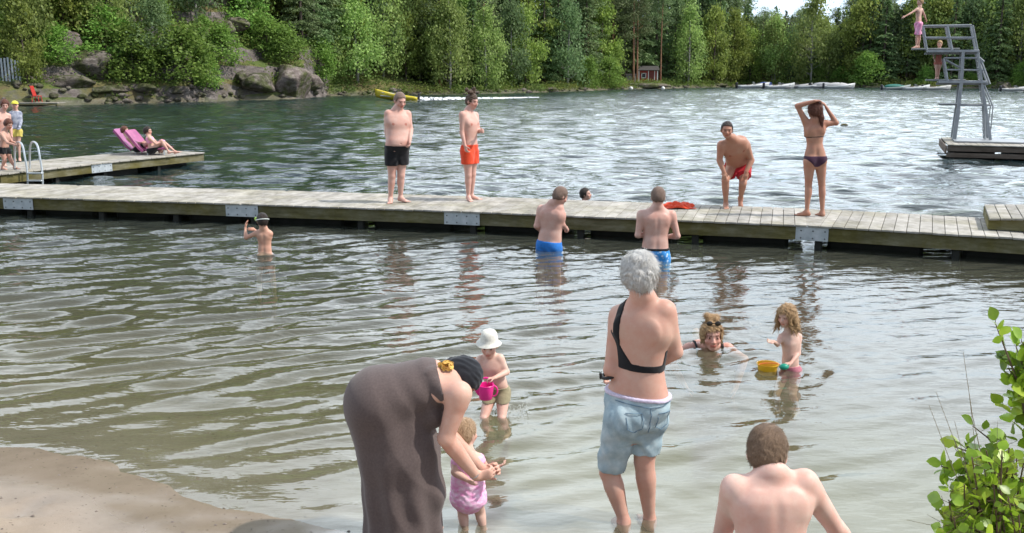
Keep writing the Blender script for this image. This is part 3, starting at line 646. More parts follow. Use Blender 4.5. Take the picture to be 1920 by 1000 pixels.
def plane(p, n, o=0.0):
    """keeps the side the normal points away from"""
    n = nrm(n); return lambda X, Y, Z: (X - p[0]) * n[0] + (Y - p[1]) * n[1] + (Z - p[2]) * n[2] - o
def local(rec):
    p0 = rec['K']['pel']; return lambda X, Y, Z, v: (X - p0[0]) * v[0] + (Y - p0[1]) * v[1] + (Z - p0[2]) * v[2]
def folds(f, amp, fr, dirv, seed=0):
    X, Y, Z = f.xyz(); d = nrm(dirv); e = nrm(np.cross(d, [.3, .5, .8])); u = X * d[0] + Y * d[1] + Z * d[2]; v = X * e[0] + Y * e[1] + Z * e[2]
    f.D = f.D + (amp * np.sin(fr * u + 2.2 * np.sin(fr * .37 * v + seed)) * (.6 + .4 * np.sin(fr * .23 * u + seed * 2 + v * 9))).astype(np.float32); return f
def shorts(rec, mat, t=.55, flare=.018, waist=.14, name='swim_shorts', label=None, ease=.010, amp=.004, wb=None):
    K, s, c = rec['K'], rec['s'], rec['c']; P = Prims(); b_ = rec['build']
    g = copyf(rec['tf'], ease * s); cut = c(waist); up = rec['up']
    kz = []
    P2 = Prims()
    for k in 'ab':
        hp, kn = K['h' + k], K['k' + k]; e = hp + (kn - hp) * t; r1 = .098 * s * (.5 + .5 * b_) + ease * s; P2.cone(hp, e, r1, .078 * s * (.5 + .5 * b_) + (ease + flare) * s, .02 * s, cut=True)
    # body part only near the pelvis
    X, Y, Z = g.xyz(); h0 = (K['ha'] + K['hb']) / 2; g.D = np.maximum(g.D, (np.sqrt((X - h0[0])**2 + (Y - h0[1])**2 + (Z - h0[2])**2) - .24 * s * b_).astype(np.float32))
    g.D = np.maximum(g.D, (-( (X - h0[0]) * up[0] + (Y - h0[1]) * up[1] + (Z - h0[2]) * up[2]) - .09 * s).astype(np.float32))
    g.union(P2)
    if amp: folds(g, amp, 60 / s, rec['Rp'] + np.array([0, 0, .45]), s * 7)
    clip(g, plane(cut, up))
    o = wear(rec, name, g, mat, label)
    if wb is not None:
        g2 = copyf(rec['tf'], (ease + .004) * s); clip(g2, plane(c(waist + .012), up), plane(c(waist - .045), -up), limb_free(rec)); wear(rec, 'waistband', g2, wb)
    return o
def limb_free(rec, w=.20):
    """keeps the trunk only (drops arms hanging beside it)"""
    K, s, c, Rt = rec['K'], rec['s'], rec['c'], rec['Rt']; p = K['pel']; b_ = rec['build']
    return lambda X, Y, Z: np.abs((X - p[0]) * Rt[0] + (Y - p[1]) * Rt[1] + (Z - p[2]) * Rt[2]) - w * s * b_
def hair_cap(rec, mat, thick=.012, front=.055, low=-.03, grooves=.002, name='hair', label=None, back_low=-.07, extra=None, sidex=.9, seed=0, fy=0.0, fx=.064, strands=None, slen=.026):
    thick += .004
    """short hair: shell over the skull that stops at the hairline"""
    A, hc, hs = rec['A'], rec['hc'], rec['hs']; r, f, u = A; P = Prims(); q = lambda x, y, z: hc + hs * (r * x + f * y + u * z)
    P.ell(q(0, -.014, .026), hs * np.array([.078 + thick, .096 + thick, .094 + thick]), A, .01)
    P.ell(q(0, -.045, -.02), hs * np.array([.066 + thick * .8, .055 + thick, .07]), A, .03)
    if extra: extra(P, q, A, hs)
    g = Fld(P, rec['vox'] * (.8 if hs > .6 else .7), pad=.02); X, Y, Z = g.xyz()
    lx = (X - hc[0]) * r[0] + (Y - hc[1]) * r[1] + (Z - hc[2]) * r[2]; ly = (X - hc[0]) * f[0] + (Y - hc[1]) * f[1] + (Z - hc[2]) * f[2]; lz = (X - hc[0]) * u[0] + (Y - hc[1]) * u[1] + (Z - hc[2]) * u[2]
    lx, ly, lz = lx / hs, ly / hs, lz / hs
    # hairline: forward bound falls with height; lower bound rises towards the face
    hl = np.maximum(ly - (front + .25 * (lz - .06)) - .05 * np.clip((lz - .05) / .04, 0, 1), -(lz - (back_low + (low - back_low) * np.clip((ly + .06) / .08, 0, 1))))
    hl = hl + .005 * np.sin(95 * lx + 40 * lz + seed) * np.sin(70 * ly + 3) + .004 * np.sin(210 * lx + 130 * ly); hl = np.where(lz > .115, -1, hl)
    if not extra: g.D = np.maximum(g.D, (hl * hs).astype(np.float32))
    else: g.D = np.maximum(g.D, (np.minimum(np.minimum(ly - fy, fx - np.abs(lx)), front - lz) * hs).astype(np.float32))
    g.D = g.D + (grooves * hs * (np.sin(150 * lx + 30 * ly + 5 * np.sin(40 * lz + seed)) + .8 * np.sin(90 * ly + 60 * lx + 8 * np.sin(31 * lz)))).astype(np.float32)
    o = wear(rec, name, g, mat, label)
    if strands is None: strands = 0 if thick < .009 else 500
    if o is None or not strands: return o
    me = o.data; n = len(me.vertices); V = np.empty(n * 3, np.float32); me.vertices.foreach_get('co', V); V = V.reshape(-1, 3) + np.asarray(rec['base'], np.float32); Nn = np.empty(n * 3, np.float32); me.vertices.foreach_get('normal', Nn); Nn = Nn.reshape(-1, 3)
    Fq = np.empty(len(me.polygons) * 4, np.int32); me.polygons.foreach_get('vertices', Fq); Fq = Fq.reshape(-1, 4); rr = np.random.default_rng(int(strands + 7)); pk = rr.integers(0, n, strands); p = V[pk]; nn = Nn[pk]
    crown = hc + hs * (u * .12 - f * .03); d = (p - crown) - u * .04 * hs + rr.normal(size=p.shape) * .022 * hs; d -= nn * (d * nn).sum(1)[:, None]; d /= np.linalg.norm(d, axis=1)[:, None] + 1e-6; w = np.cross(d, nn) * .0009 * (.6 + hs * .4)
    L_ = slen * hs * rr.uniform(.5, 1.3, len(p))[:, None]; lift = rr.uniform(.0, .006, len(p))[:, None]; a0 = p + nn * .0008; a1 = p + d * L_ * .55 + nn * (.0012 + lift * .4); a2 = p + d * L_ + nn * (lift * 1.0 - .001)
    VV = np.stack([a0 - w, a0 + w, a1 + w, a1 - w, a2 + w * .3, a2 - w * .3], 1).reshape(-1, 3); k = n + np.arange(len(p))[:, None] * 6; FF = np.concatenate([k + np.array([0, 1, 2, 3]), k + np.array([3, 2, 4, 5])])
    o.data = mesh_np(name, np.concatenate([V, VV]) - rec['base'], np.concatenate([Fq, FF]).astype(np.int32), mat, True); return o
def swimband(rec, mat, t0, t1, ease=.005, name='bikini_top', w=.19, more=(), label=None):
    g = copyf(rec['tf'], ease); up, c = rec['up'], rec['c']; clip(g, plane(c(t1), up), plane(c(t0), -up), limb_free(rec, w), *more); return wear(rec, name, g, mat, label)
# ------------------------------------------------------------------ people
SK = dict(a=(.58, .365, .30), b=(.49, .30, .23), c=(.57, .365, .29), d=(.40, .21, .14), kid=(.54, .32, .23), pale=(.63, .43, .35))
SKM = {k: skin_mat('skin_' + k, v) for k, v in SK.items()}
for k in ('c', 'kid', 'pale'): pass
BLK = cloth_mat('black_cloth', (.012, .012, .014)); ORG = cloth_mat('orange_cloth', (.80, .08, .03)); RED = cloth_mat('red_cloth', (.50, .02, .03)); BLU = cloth_mat('blue_cloth', (.03, .20, .62))
PRP = cloth_mat('plum_cloth', (.06, .025, .05)); PNKC = cloth_mat('pink_cloth', (.75, .22, .42), (.80, .45, .60), 9)
HB = hair_mat('brown_hair', (.10, .055, .03), (.03, .018, .012)); HD = hair_mat('dark_hair', (.035, .02, .014), (.01, .007, .006)); HL = hair_mat('blonde_hair', (.56, .36, .18), (.24, .135, .06))
HG = hair_mat('grey_hair', (.78, .76, .72), (.48, .47, .45), (22, 22, 9)); HS = hair_mat('stubble_hair', (.24, .155, .115), (.15, .10, .075), (60, 60, 60)); HA = hair_mat('auburn_hair', (.16, .05, .025), (.05, .018, .012))
HM = hair_mat('light_brown_hair', (.38, .25, .16), (.14, .088, .055), (34, 34, 14))
DZ = .35      # deck height

# 1 man in black shorts, standing on the dock with arms hanging
r = person(15.7, dict(head=(750, 189), neck=(745, 208), sa=(728, 213, -.05), sb=(764, 214, .08), ea=(725, 246, .0), eb=(770, 243, .05), wa=(732, 273, -.10), wb=(768, 266, -.12), pel=(744, 283), ka=(735, 330, -.03), kb=(752, 329, .02), na=(732, 371, .0), nb=(751, 369, .06)),
           H=1.82, yaw=28, build=1.14, belly=.075, leg_r=1.05, trap=1.4, neckr=1.1, skin=SKM['a'], label='heavy shirtless man in black swim shorts standing on the dock, looking down', hf=(.55, -.8, -.35), footdir=dict(a=(.05, -1, 0), b=(.8, -.6, 0)), curl=.45)
shorts(r, BLK, t=.52, flare=.024); hair_cap(r, HS, thick=.004, front=.045, low=-.0, grooves=.0005, back_low=-.06)
# 2 man in orange shorts, looking to the right
r = person(16.0, dict(head=(885, 190), neck=(879, 210), sa=(867, 215, -.14), sb=(891, 216, .16), ea=(866, 249, -.16), eb=(897, 246, .12), wa=(872, 274, -.22), wb=(904, 246, -.10), pel=(881, 281), ka=(878, 329, -.08), kb=(886, 327, .08), na=(878, 368, -.05), nb=(884, 366, .12)),
           H=1.77, yaw=62, build=1.02, leg_r=1.05, skin=SKM['a'], label='slim shirtless man in orange swim shorts with a topknot, standing on the dock', hf=(.8, -.55, -.2), footdir=dict(a=(.35, -.9, 0), b=(1, -.3, 0)), curl=.6, muscle=1, arm_r=.95)
shorts(r, ORG, t=.50, flare=.022)
def bun(P, q, A, hs):
    rr = np.random.default_rng(3)
    for i in range(9): P.ell(q(rr.normal() * .028, -.02 + rr.normal() * .028, .15 + rr.normal() * .022), np.array([.03, .03, .034]) * hs, None, .015)
hair_cap(r, HB, thick=.004, front=.05, grooves=.003, extra=bun)
# 3 man bending forward with hands on knees, one foot lifted
r = person(15.1, dict(head=(1363, 244, -.42), neck=(1373, 262, -.28), sa=(1353, 272, -.24), sb=(1398, 271, -.14), ea=(1349, 300, -.20), eb=(1409, 301, -.10), wa=(1357, 322, -.26), wb=(1399, 322, -.18), pel=(1385, 304, .18), ka=(1360, 338, -.14), kb=(1393, 344, -.12), na=(1361, 381, .0), nb=(1389, 370, .20)),
           H=1.80, yaw=-10, build=1.2, belly=.03, arm_r=1.1, skin=SKM['d'], label='tanned man in red swim shorts bending forward, one foot lifted off the dock', hf=(-.15, -1, -.1), hu=(0, -.3, 1), footdir=dict(a=(-.15, -1, 0), b=(0, -.7, -.8)), footup=dict(b=(0, -.8, .6)), curl=.5,
           handdir=dict(a=(.1, -.3, -1), b=(-.15, -.3, -1)), palm=dict(a=(0, .9, -.2), b=(0, .9, -.2)))
shorts(r, RED, t=.60, flare=.022, waist=.12); hair_cap(r, HD, thick=.003, front=.040, grooves=.002, back_low=-.05)
# 4 woman in bikini seen from behind, arms up to her hair
r = person(14.2, dict(head=(1527, 206), neck=(1528, 227), sa=(1512, 231, .02), sb=(1546, 232, .02), ea=(1495, 199, .0), eb=(1568, 231, .0), wa=(1527, 190, -.10), wb=(1550, 203, .04), pel=(1528, 298), ka=(1516, 346, .03), kb=(1541, 346, .03), na=(1513, 396), nb=(1542, 397)),
           H=1.74, yaw=188, build=.93, fem=True, bust=.01, skin=SKM['d'], label='woman in a dark bikini standing on the dock with both arms raised to her hair', hf=(-.35, 1, .1), footdir=dict(a=(-.9, .4, 0), b=(-.1, 1, 0)), curl=.5, leg_r=1.02,
           handdir=dict(a=(1, 0, .1), b=(-.5, 0, .8)), palm=dict(a=(0, .1, -1), b=(-.8, .3, 0)))
g = copyf(r['tf'], .006); p0 = r['K']['pel']; up = np.array([0, 0, 1.]); X, Y, Z = g.xyz(); lx = (X - p0[0]) * r['Rp'][0] + (Y - p0[1]) * r['Rp'][1]
g.D = np.maximum(g.D, np.maximum(Z - (p0[2] + .045), (p0[2] - .115 + .85 * np.maximum(np.abs(lx) - .03, 0)) - Z).astype(np.float32)); wear(r, 'bikini_bottom', g, PRP)
swimband(r, BLK, .575, .60, .006, 'bikini_top', w=.17)
def tail(P, q, A, hs):
    P.cone(q(.02, -.07, .02), q(.06, -.10, -.10), .045, .036, .03); P.cone(q(.06, -.10, -.10), q(.075, -.11, -.22), .036, .018, .02); P.cone(q(.075, -.11, -.22), q(.075, -.115, -.29), .018, .006, .01)
hair_cap(r, HA, thick=.012, front=.05, grooves=.003, strands=1500, slen=.06, extra=tail, label='long auburn ponytail over the right shoulder')
def in_water(H, K, y, x=None):
    """standing legs for someone wading: feet on the lake bed"""
# 5 man in blue trunks, waist deep, seen from behind
def wade(J, D, H, yaw):
    """adds knees and ankles that reach the lake bed"""
    pel = J['pel']; p = pY(pel[0], pel[1], D + (pel[2] if len(pel) > 2 else 0)); s = H / 1.8; F = np.array([sin(R_(yaw)), -cos(R_(yaw)), 0]); Rr = np.array([1., 0, 0]); zb = bed_z(p[0], p[1]) + .075 * s
    for k, sg in (('a', -1), ('b', 1)):
        h = p + Rr * sg * .10 * s - np.array([0, 0, .045 * s]); a = h.copy(); a[2] = min(zb, h[2] - .1); a += Rr * sg * .03; L = .82 * s; dz = h[2] - a[2]; off = sqrt(max((L / 2)**2 - (dz / 2)**2, 0)); J['k' + k] = (h + a) / 2 + F * min(off, .3); J['n' + k] = a
    return J
r = person(13.37, wade(dict(head=(1051, 368, -.03), neck=(1037, 384), sa=(1015, 392, .06), sb=(1049, 391, -.04), ea=(1006, 424, .02), eb=(1054, 421, -.03), wa=(1018, 436, .25), wb=(1062, 430, .15), pel=(1030, 459)), 13.37, 1.78, 150),
           H=1.78, yaw=148, build=1.1, skin=SKM['a'], label='shirtless man in plain blue trunks, waist deep, head bowed to the right', group='people wading', hf=(.75, .5, -.45), curl=.9, vox=.009)
shorts(r, BLU, t=.4, flare=.02, waist=.10); hair_cap(r, HS, thick=.006, front=.05, grooves=.001)
# 6 man in patterned trunks, waist deep, facing away
m, t, out = newmat('patterned_trunks'); b = bsdf(t, out, (.1, .4, .8), .8, .2); vr = N(t, 'ShaderNodeTexVoronoi'); vr.inputs['Scale'].default_value = 22; tcn = N(t, 'ShaderNodeTexCoord'); t.links.new(tcn.outputs['Object'], vr.inputs['Vector'])
rp = N(t, 'ShaderNodeValToRGB'); rp.color_ramp.elements[0].color = (.55, .72, .9, 1); rp.color_ramp.elements[0].position = .25; rp.color_ramp.elements[1].color = (.06, .30, .72, 1); rp.color_ramp.elements[1].position = .45; t.links.new(vr.outputs['Distance'], rp.inputs[0]); t.links.new(rp.outputs[0], b.inputs['Base Color']); PAT = m
r = person(12.6, wade(dict(head=(1234, 370), neck=(1232, 391), sa=(1203, 402), sb=(1259, 403), ea=(1196, 441, -.02), eb=(1270, 443, -.02), wa=(1212, 440, .22), wb=(1250, 444, .22), pel=(1228, 473)), 12.6, 1.84, 180),
           H=1.84, yaw=180, build=1.1, skin=SKM['a'], label='broad shirtless man in blue and white patterned trunks standing waist deep, back turned', group='people wading', hf=(.1, 1, -.35), curl=.9, vox=.009)
shorts(r, PAT, t=.45, flare=.03, waist=.10, amp=.006, wb=BLK); hair_cap(r, HS, thick=.006, front=.05, grooves=.001)
# 7 swimmer whose head shows behind the dock
q = pZ(1098, 374, 0.0); Dn = q[1]
r = person(Dn, dict(head=np.array([q[0], q[1], .10]), neck=np.array([q[0] - .02, q[1] + .02, -.08]), sa=np.array([q[0] - .05, q[1] - .17, -.14]), sb=np.array([q[0] - .05, q[1] + .17, -.14]), ea=np.array([q[0] + .15, q[1] - .25, -.2]), eb=np.array([q[0] + .15, q[1] + .25, -.2]), wa=np.array([q[0] + .4, q[1] - .2, -.12]), wb=np.array([q[0] + .4, q[1] + .2, -.12]), pel=np.array([q[0] - .35, q[1], -.45]), ka=np.array([q[0] - .7, q[1] - .1, -.55]), kb=np.array([q[0] - .7, q[1] + .1, -.55]), na=np.array([q[0] - 1.1, q[1] - .1, -.6]), nb=np.array([q[0] - 1.1, q[1] + .1, -.6])),
           H=1.7, yaw=80, skin=SKM['c'], label='dark haired swimmer with only the head above the water beyond the dock', group='people swimming', hf=(.9, -.3, .15), vox=.011)
hair_cap(r, HD, thick=.008, front=.045); shorts(r, BLK, t=.4)
# 8 boy with green goggles, back turned, one arm out
r = person(13.0, wade(dict(head=(492, 414), neck=(495, 430), sa=(483, 437), sb=(506, 438), ea=(461, 446, -.02), eb=(505, 452, .12), wa=(460, 428, .06), wb=(478, 432, .22), pel=(497, 478)), 13.0, 1.42, 195),
           H=1.34, hs=.88, yaw=196, build=.82, child=True, skin=SKM['kid'], label='boy with lime green goggles standing in the water beside the dock, back turned', group='people wading', hf=(-.4, 1, -.1), vox=.008, handdir=dict(a=(.1, .1, 1), b=(-1, 0, .3)), curl=.3)
shorts(r, BLK, t=.45, waist=.02); hair_cap(r, HD, thick=.006, front=.05, grooves=.001)
A, hc, hs = r['A'], r['hc'], r['hs']; mb = MB(); Q = lambda x, y, z: hc + hs * (A[0] * x + A[1] * y + A[2] * z)
mb.tube([Q(.098 * cos(a), .118 * sin(a) - .01, .012 + .02 * abs(sin(a))) for a in np.linspace(0, 2 * pi, 25)], .007, 6)
GOG = simple('goggles_rubber', (.45, .75, .08), rough=.35)
o = mb.build('goggles_strap', simple('white_rubber', (.7, .75, .72), rough=.4), r['root'], None, True)
mb = MB()
for e in (-1, 1): mb.sphere(Q(.035 * e - .04, .098, .012), .028 * hs, 8, 0, (1, .6, .8), A)
mb.sphere(Q(-.085, .06, .03), .030 * hs, 8, 0, (1, .9, .9), A)
mb.build('goggles', GOG, r['root'], None, True)
# 9 older woman in denim shorts
m, t, out = newmat('light_denim'); b = bsdf(t, out, (.3, .42, .5), .85, .2)
c, f = noise_col(t, [(.3, (.20, .28, .33)), (.5, (.33, .43, .47)), (.72, (.50, .58, .60))], 7, 8, .7); w_ = N(t, 'ShaderNodeTexNoise'); w_.inputs['Scale'].default_value = 240; g_ = N(t, 'ShaderNodeTexCoord'); t.links.new(g_.outputs['Object'], w_.inputs['Vector'])
t.links.new(c, b.inputs['Base Color']); add_bump(t, b, w_.outputs[0], .4, .002); DEN = m
LIL = cloth_mat('lilac_cloth', (.62, .55, .68))
r = person(5.03, dict(head=(1196, 512, .0), neck=(1207, 562, -.01), sa=(1163, 592, .08), sb=(1246, 583, -.04), ea=(1146, 694, .02), eb=(1266, 660, .0), wa=(1186, 680, .25), wb=(1160, 712, .22), pel=(1192, 772), ka=(1143, 885, .04), kb=(1208, 866, .02), na=(1170, 976, -.02), nb=(1218, 972, .03)),
           H=1.62, hs=.97, trap=1.15, yaw=203, build=1.13, belly=.02, fem=True, bust=.02, skin=skin_mat('skin_older', (.53, .325, .25), .5, .08), label='grey haired woman in a black bikini top and light denim shorts in the shallows', group='people wading', hf=(-.45, 1, -.05),
           footdir=dict(a=(-.2, 1, 0), b=(-.1, 1, 0)), vox=.0065, leg_r=1.13, curl=.7, arm_r=1.15)
K, s, c, Rt, up = r['K'], r['s'], r['c'], r['Rt'], r['up']
P2 = Prims(); P2.loft(c(.0, -.02), c(.14, -.01), Rt, r['Ft'], .172 * s, .135 * s, .170 * s, .120 * s, .05)
for k, L_ in (('a', .90), ('b', .80)):
    hp, kn = K['h' + k], K['k' + k]; P2.cone(hp + r['Rp'] * (-.004 if k == 'a' else .004), hp + (kn - hp) * L_, .112 * s, .090 * s, .016, cut=True); P2.ell(hp - r['F0'] * .058 * s + np.array([0, 0, .01]), np.array([.10, .078, .10]) * s, None, .04)
g = Fld(P2, .0065, grid=r['tf']); b0_ = copyf(r['tf'], .008); X, Y, Z = g.xyz(); b0_.D = np.maximum(b0_.D, (K['pel'][2] - .17 - Z).astype(np.float32)); g.D = np.minimum(g.D, b0_.D); folds(g, .0035, 55, np.array([.2, .1, 1]), 2); folds(g, .0025, 90, np.array([1, .1, .35]), 5); clip(g, plane(c(.165), up)); jeans = wear(r, 'denim_shorts', g, DEN)
# pockets and seams as raised strips that follow the cloth
def strip(rec, src, pts, wdt, mat, name, lift=.0045):
    """a band laid on a field's surface along points (found by marching to the surface)"""
    D = src.D; mb = MB(); L = []
    for p, dirn in pts:
        p = np.asarray(p, float); dirn = nrm(dirn); q = p + dirn * .30
        for _ in range(70):
            i = ((q - src.lo) / src.h); i = np.clip(i.astype(int), 0, src.n - 1); d_ = D[tuple(i)]
            if d_ < src.h: break
            q = q - dirn * max(d_ * .6, .002)
        L.append(q + dirn * lift * .3)
    mb.tube(L, wdt, 6); return mb.build(name, mat, rec['root'], None, True)
Bk = -r['F0']; P_ = lambda x, z, fw=0: K['pel'] + r['Rp'] * x * s + np.array([0, 0, z * s]) + r['F0'] * fw
SEAM = simple('denim_seam', (.14, .22, .30), rough=.9)
for e in (-1, 1):
    pts = [(P_(.02 + .045 * 1 * 1 if e > 0 else -.055, .05), Bk)]
    x0, x1 = (.045, .135) if e > 0 else (-.135, -.045)
    ring = [(x0, .045), (x1, .045), (x1, -.05), ((x0 + x1) / 2, -.075), (x0, -.05), (x0, .045)]
    dense = []
    for a_, b_ in zip(ring[:-1], ring[1:]):
        for tt in np.linspace(0, 1, 5)[:-1]: dense.append((a_[0] + (b_[0] - a_[0]) * tt, a_[1] + (b_[1] - a_[1]) * tt))
    strip(r, g, [(P_(a_, b_), Bk) for a_, b_ in dense], .0022, SEAM, 'pocket')
strip(r, g, [(P_(0, z), Bk) for z in np.linspace(.075, -.08, 9)], .0025, SEAM, 'seam')
strip(r, g, [(P_(x, .078 + .02 * abs(x) / .15), Bk) for x in np.linspace(-.15, .15, 13)], .0022, SEAM, 'yoke_seam')
g2 = copyf(r['tf'], .016); clip(g2, plane(c(.185), up), plane(c(.155), -up), limb_free(r, .21)); wear(r, 'waistband', g2, LIL)
g3 = copyf(r['tf'], .0045); X, Y, Z = g3.xyz(); n0 = c(.5); lt = (X - n0[0]) * up[0] + (Y - n0[1]) * up[1] + (Z - n0[2]) * up[2]; lr_ = (X - n0[0]) * Rt[0] + (Y - n0[1]) * Rt[1] + (Z - n0[2]) * Rt[2]; lf = (X - n0[0]) * r['Ft'][0] + (Y - n0[1]) * r['Ft'][1] + (Z - n0[2]) * r['Ft'][2]
lr_ = lr_ / s; lt = lt / s; lf = lf / s
lo_ = -.072 + 0 * lr_; hi_ = np.where(lf < 0, np.where(lr_ > -.01, -.026 + .0 * lr_, -.026 + (-.01 - lr_) * 1.15), .06 + 0 * lr_)
band = np.maximum(lo_ - lt, lt - hi_); strapd = np.maximum(np.abs(lr_ + .125 + .10 * (lt - .10) * 0) - .025, -(lt + .03)); strapd = np.maximum(strapd, lt - .36)
reg = np.minimum(band, strapd); reg = np.maximum(reg, np.abs(lr_) - .188 * 1.06); g3.D = np.maximum(g3.D, (reg * s).astype(np.float32)); wear(r, 'bikini_top', g3, BLK, 'black bikini top with one strap')
def curls(P, q, A, hs):
    for e in (-1, 1): P.ell(q(.078 * e, -.018, -.005), np.array([.026, .050, .055]) * hs, A, .03)
    rr = np.random.default_rng(8)
    for i in range(34):
        v = rr.normal(size=3); v /= np.linalg.norm(v)
        if v[1] > .45 and v[2] < .5: continue
        if v[2] < -.75: continue
        P.ell(q(v[0] * .058, -.02 + v[1] * .072, .010 + v[2] * .076 - (.012 if v[1] < 0 and v[2] < 0 else 0)), np.array([.034, .034, .036]) * hs, None, .03)
hair_cap(r, HG, thick=.004, front=.02, grooves=.0035, strands=4200, slen=.030, extra=curls, fy=.035, fx=.05, label='short grey hair')
o = MB(); w0, w1 = K['wb'], K['eb']; ax_ = nrm(w1 - w0); cw = w0 + ax_ * .03; u_ = nrm(np.cross(ax_, [0, 0, 1])); v_ = np.cross(ax_, u_)
cw = K['ea'] + np.array([-.012, .01, -.035])
o = MB(); o.tube([cw + np.array([.036 * cos(a), .044 * sin(a), .008 * cos(a)]) for a in np.linspace(0, 2 * pi, 19)], .010, 8); o.box(cw + np.array([-.045, 0, 0]), (.012, .034, .034), bev=.004); o.build('elbow_strap', simple('black_rubber', (.015, .015, .016), rough=.5), r['root'], None, True)
# 10 woman in the long brown dress, bent over the toddler
BRN = cloth_mat('brown_jersey', (.112, .085, .080), (.090, .068, .064), 90, .95, .2)
pw = lambda px, py, dy=0: pY(px, py, 4.72 + dy)
Kd = dict(head=pw(865, 712, .06), neck=pw(842, 704, .05), pel=pw(718, 752), sa=pw(862, 738, -.13), sb=pw(836, 716, .20), ea=pw(836, 822, -.14), eb=pw(838, 812, .20), wa=pw(893, 893, -.02), wb=pw(905, 882, .22),
          ka=pw(768, 905, -.08), kb=pw(778, 895, .10), na=pw(748, 1075, -.09), nb=pw(770, 1068, .11))
Kd['na'][2] = Kd['nb'][2] = .10
r = person(4.72, Kd, H=1.68, hs=.93, yaw=90, build=1.06, fem=True, bust=.03, skin=skin_mat('skin_arm', (.60, .385, .30), .5, .08), label='woman in a long brown dress bent forward over a toddler at the waterline', group='people at the waterline', hf=(.75, 0, -1), hu=(.7, .1, .7), vox=.0068,
           footdir=dict(a=(1, -.1, 0), b=(1, .1, 0)), handdir=dict(a=(1, .1, .12), b=(1, -.1, .2)), palm=dict(a=(-.1, 1, .3), b=(-.1, -1, .3)), curl=.75, arm_r=1.16, neckr=1.0)
K, s, c = r['K'], r['s'], r['c']; P2 = Prims(); yv = np.array([0, 1., 0])
P2.loft(c(-.03, -.02), c(.30, -.01), yv, r['Ft'], .205, .150, .175, .128, .06); P2.loft(c(.30, -.01), c(.62, .0), yv, r['Ft'], .175, .126, .168, .128, .06); P2.loft(c(.60, .0), c(.84, -.01), yv, r['Ft'], .168, .125, .150, .085, .06)
P2.ell(c(.55, .12), np.array([.10, .10, .12]), None, .06); P2.ell(pw(708, 756), np.array([.165, .20, .175]), None, .08); P2.ell(pw(812, 770), np.array([.07, .12, .075]), None, .05)
hx = [(722, 775, .200, .20), (748, 850, .212, .20), (757, 925, .210, .19), (758, 1000, .204, .20), (760, 1110, .215, .22)]
pts = [(pw(a_, b_), rx, ry) for a_, b_, rx, ry in hx]
for (a_, w1, d1), (b_, w2, d2) in zip(pts[:-1], pts[1:]): P2.loft(a_, b_, yv, np.array([1., 0, 0]), d1, w1, d2, w2, .03)
g = Fld(P2, .0068, grid=r['tf']); X, Y, Z = g.xyz(); b0_ = copyf(r['tf'], .008); b0_.D = np.maximum(b0_.D, (.25 - Z).astype(np.float32)); g.D = np.minimum(g.D, b0_.D)
# drapery: diagonal folds fanning from the hip, vertical folds lower down
hz = (Z - .1) / .75; ang = np.arctan2(Y - 4.72, X - pts[2][0][0]); fan = np.clip(1 - hz, 0, 1)
g.D = g.D + (.009 * np.clip(1.1 - hz, 0, 1) * np.sin(9 * ang + 2.5 * np.sin(3 * Z)) + .013 * (np.abs(np.sin(11 * (Z * .8 + (X - pts[0][0][0]) * 1.1 + .35 * (Y - 4.7)) + .9 * np.sin(9 * X))) - .5) * np.clip((X - pts[0][0][0]) / .14, 0, 1) * np.clip(1.5 - Z * .9, 0, 1)
             + .0035 * np.sin(48 * (Z * .5 + X) + 2 * np.sin(7 * Z + 4 * Y)) * np.clip((X - pts[0][0][0] + .02) / .2, 0, 1)).astype(np.float32)
clip(g, plane(c(.865, 0), nrm(r['up'] + .12 * r['Ft']))); wear(r, 'dress', g, BRN, it=2)
g2 = copyf(r['tf'], .004); X, Y, Z = g2.xyz()
NAV = cloth_mat('black_scarf', (.02, .022, .028)); A, hc, hs = r['A'], r['hc'], r['hs']
def scarf(P, q, A, hs): P.cone(q(0, -.10, .0), q(0, -.125, -.04), .04 * hs, .03 * hs, .03)
hair_cap(r, NAV, thick=.012, front=.03, grooves=.002, extra=scarf, name='headscarf', strands=0)
YEL = cloth_mat('yellow_fabric', (.75, .50, .14), (.55, .33, .08), 30); fl = MB(); fr2 = np.random.default_rng(2); fc = pw(836, 686, -.02)
for i in range(26):
    v = fr2.normal(size=3); v /= np.linalg.norm(v); p = fc + v * np.array([.036, .030, .018]); u1 = nrm(np.cross(v, fr2.normal(size=3))); u2 = np.cross(v, u1); rr_ = fr2.uniform(.012, .02)
    ring = [p + rr_ * (u1 * cos(a) + u2 * sin(a)) * (1 + .25 * sin(3 * a)) + v * .006 * cos(2 * a) for a in np.linspace(0, 2 * pi, 10)[:-1]]; fl.add([p - v * .006] + ring, [(0, i_ + 1, (i_ + 1) % 9 + 1) for i_ in range(9)])
fl.build('hair_flower', YEL, r['root'], None, False)
# bracelet
wr = K['wa'] + (K['ea'] - K['wa']) * .06; axw = nrm(K['wa'] - K['ea']); u1 = nrm(np.cross(axw, [0, 0, 1])); u2 = np.cross(axw, u1); bm = MB(); bm.tube([wr + .0275 * (u1 * cos(a) + u2 * sin(a)) for a in np.linspace(0, 2 * pi, 17)], .003, 6); bm.build('bracelet', simple('silver', (.6, .6, .58), rough=.3, metal=1), r['root'], None, True)
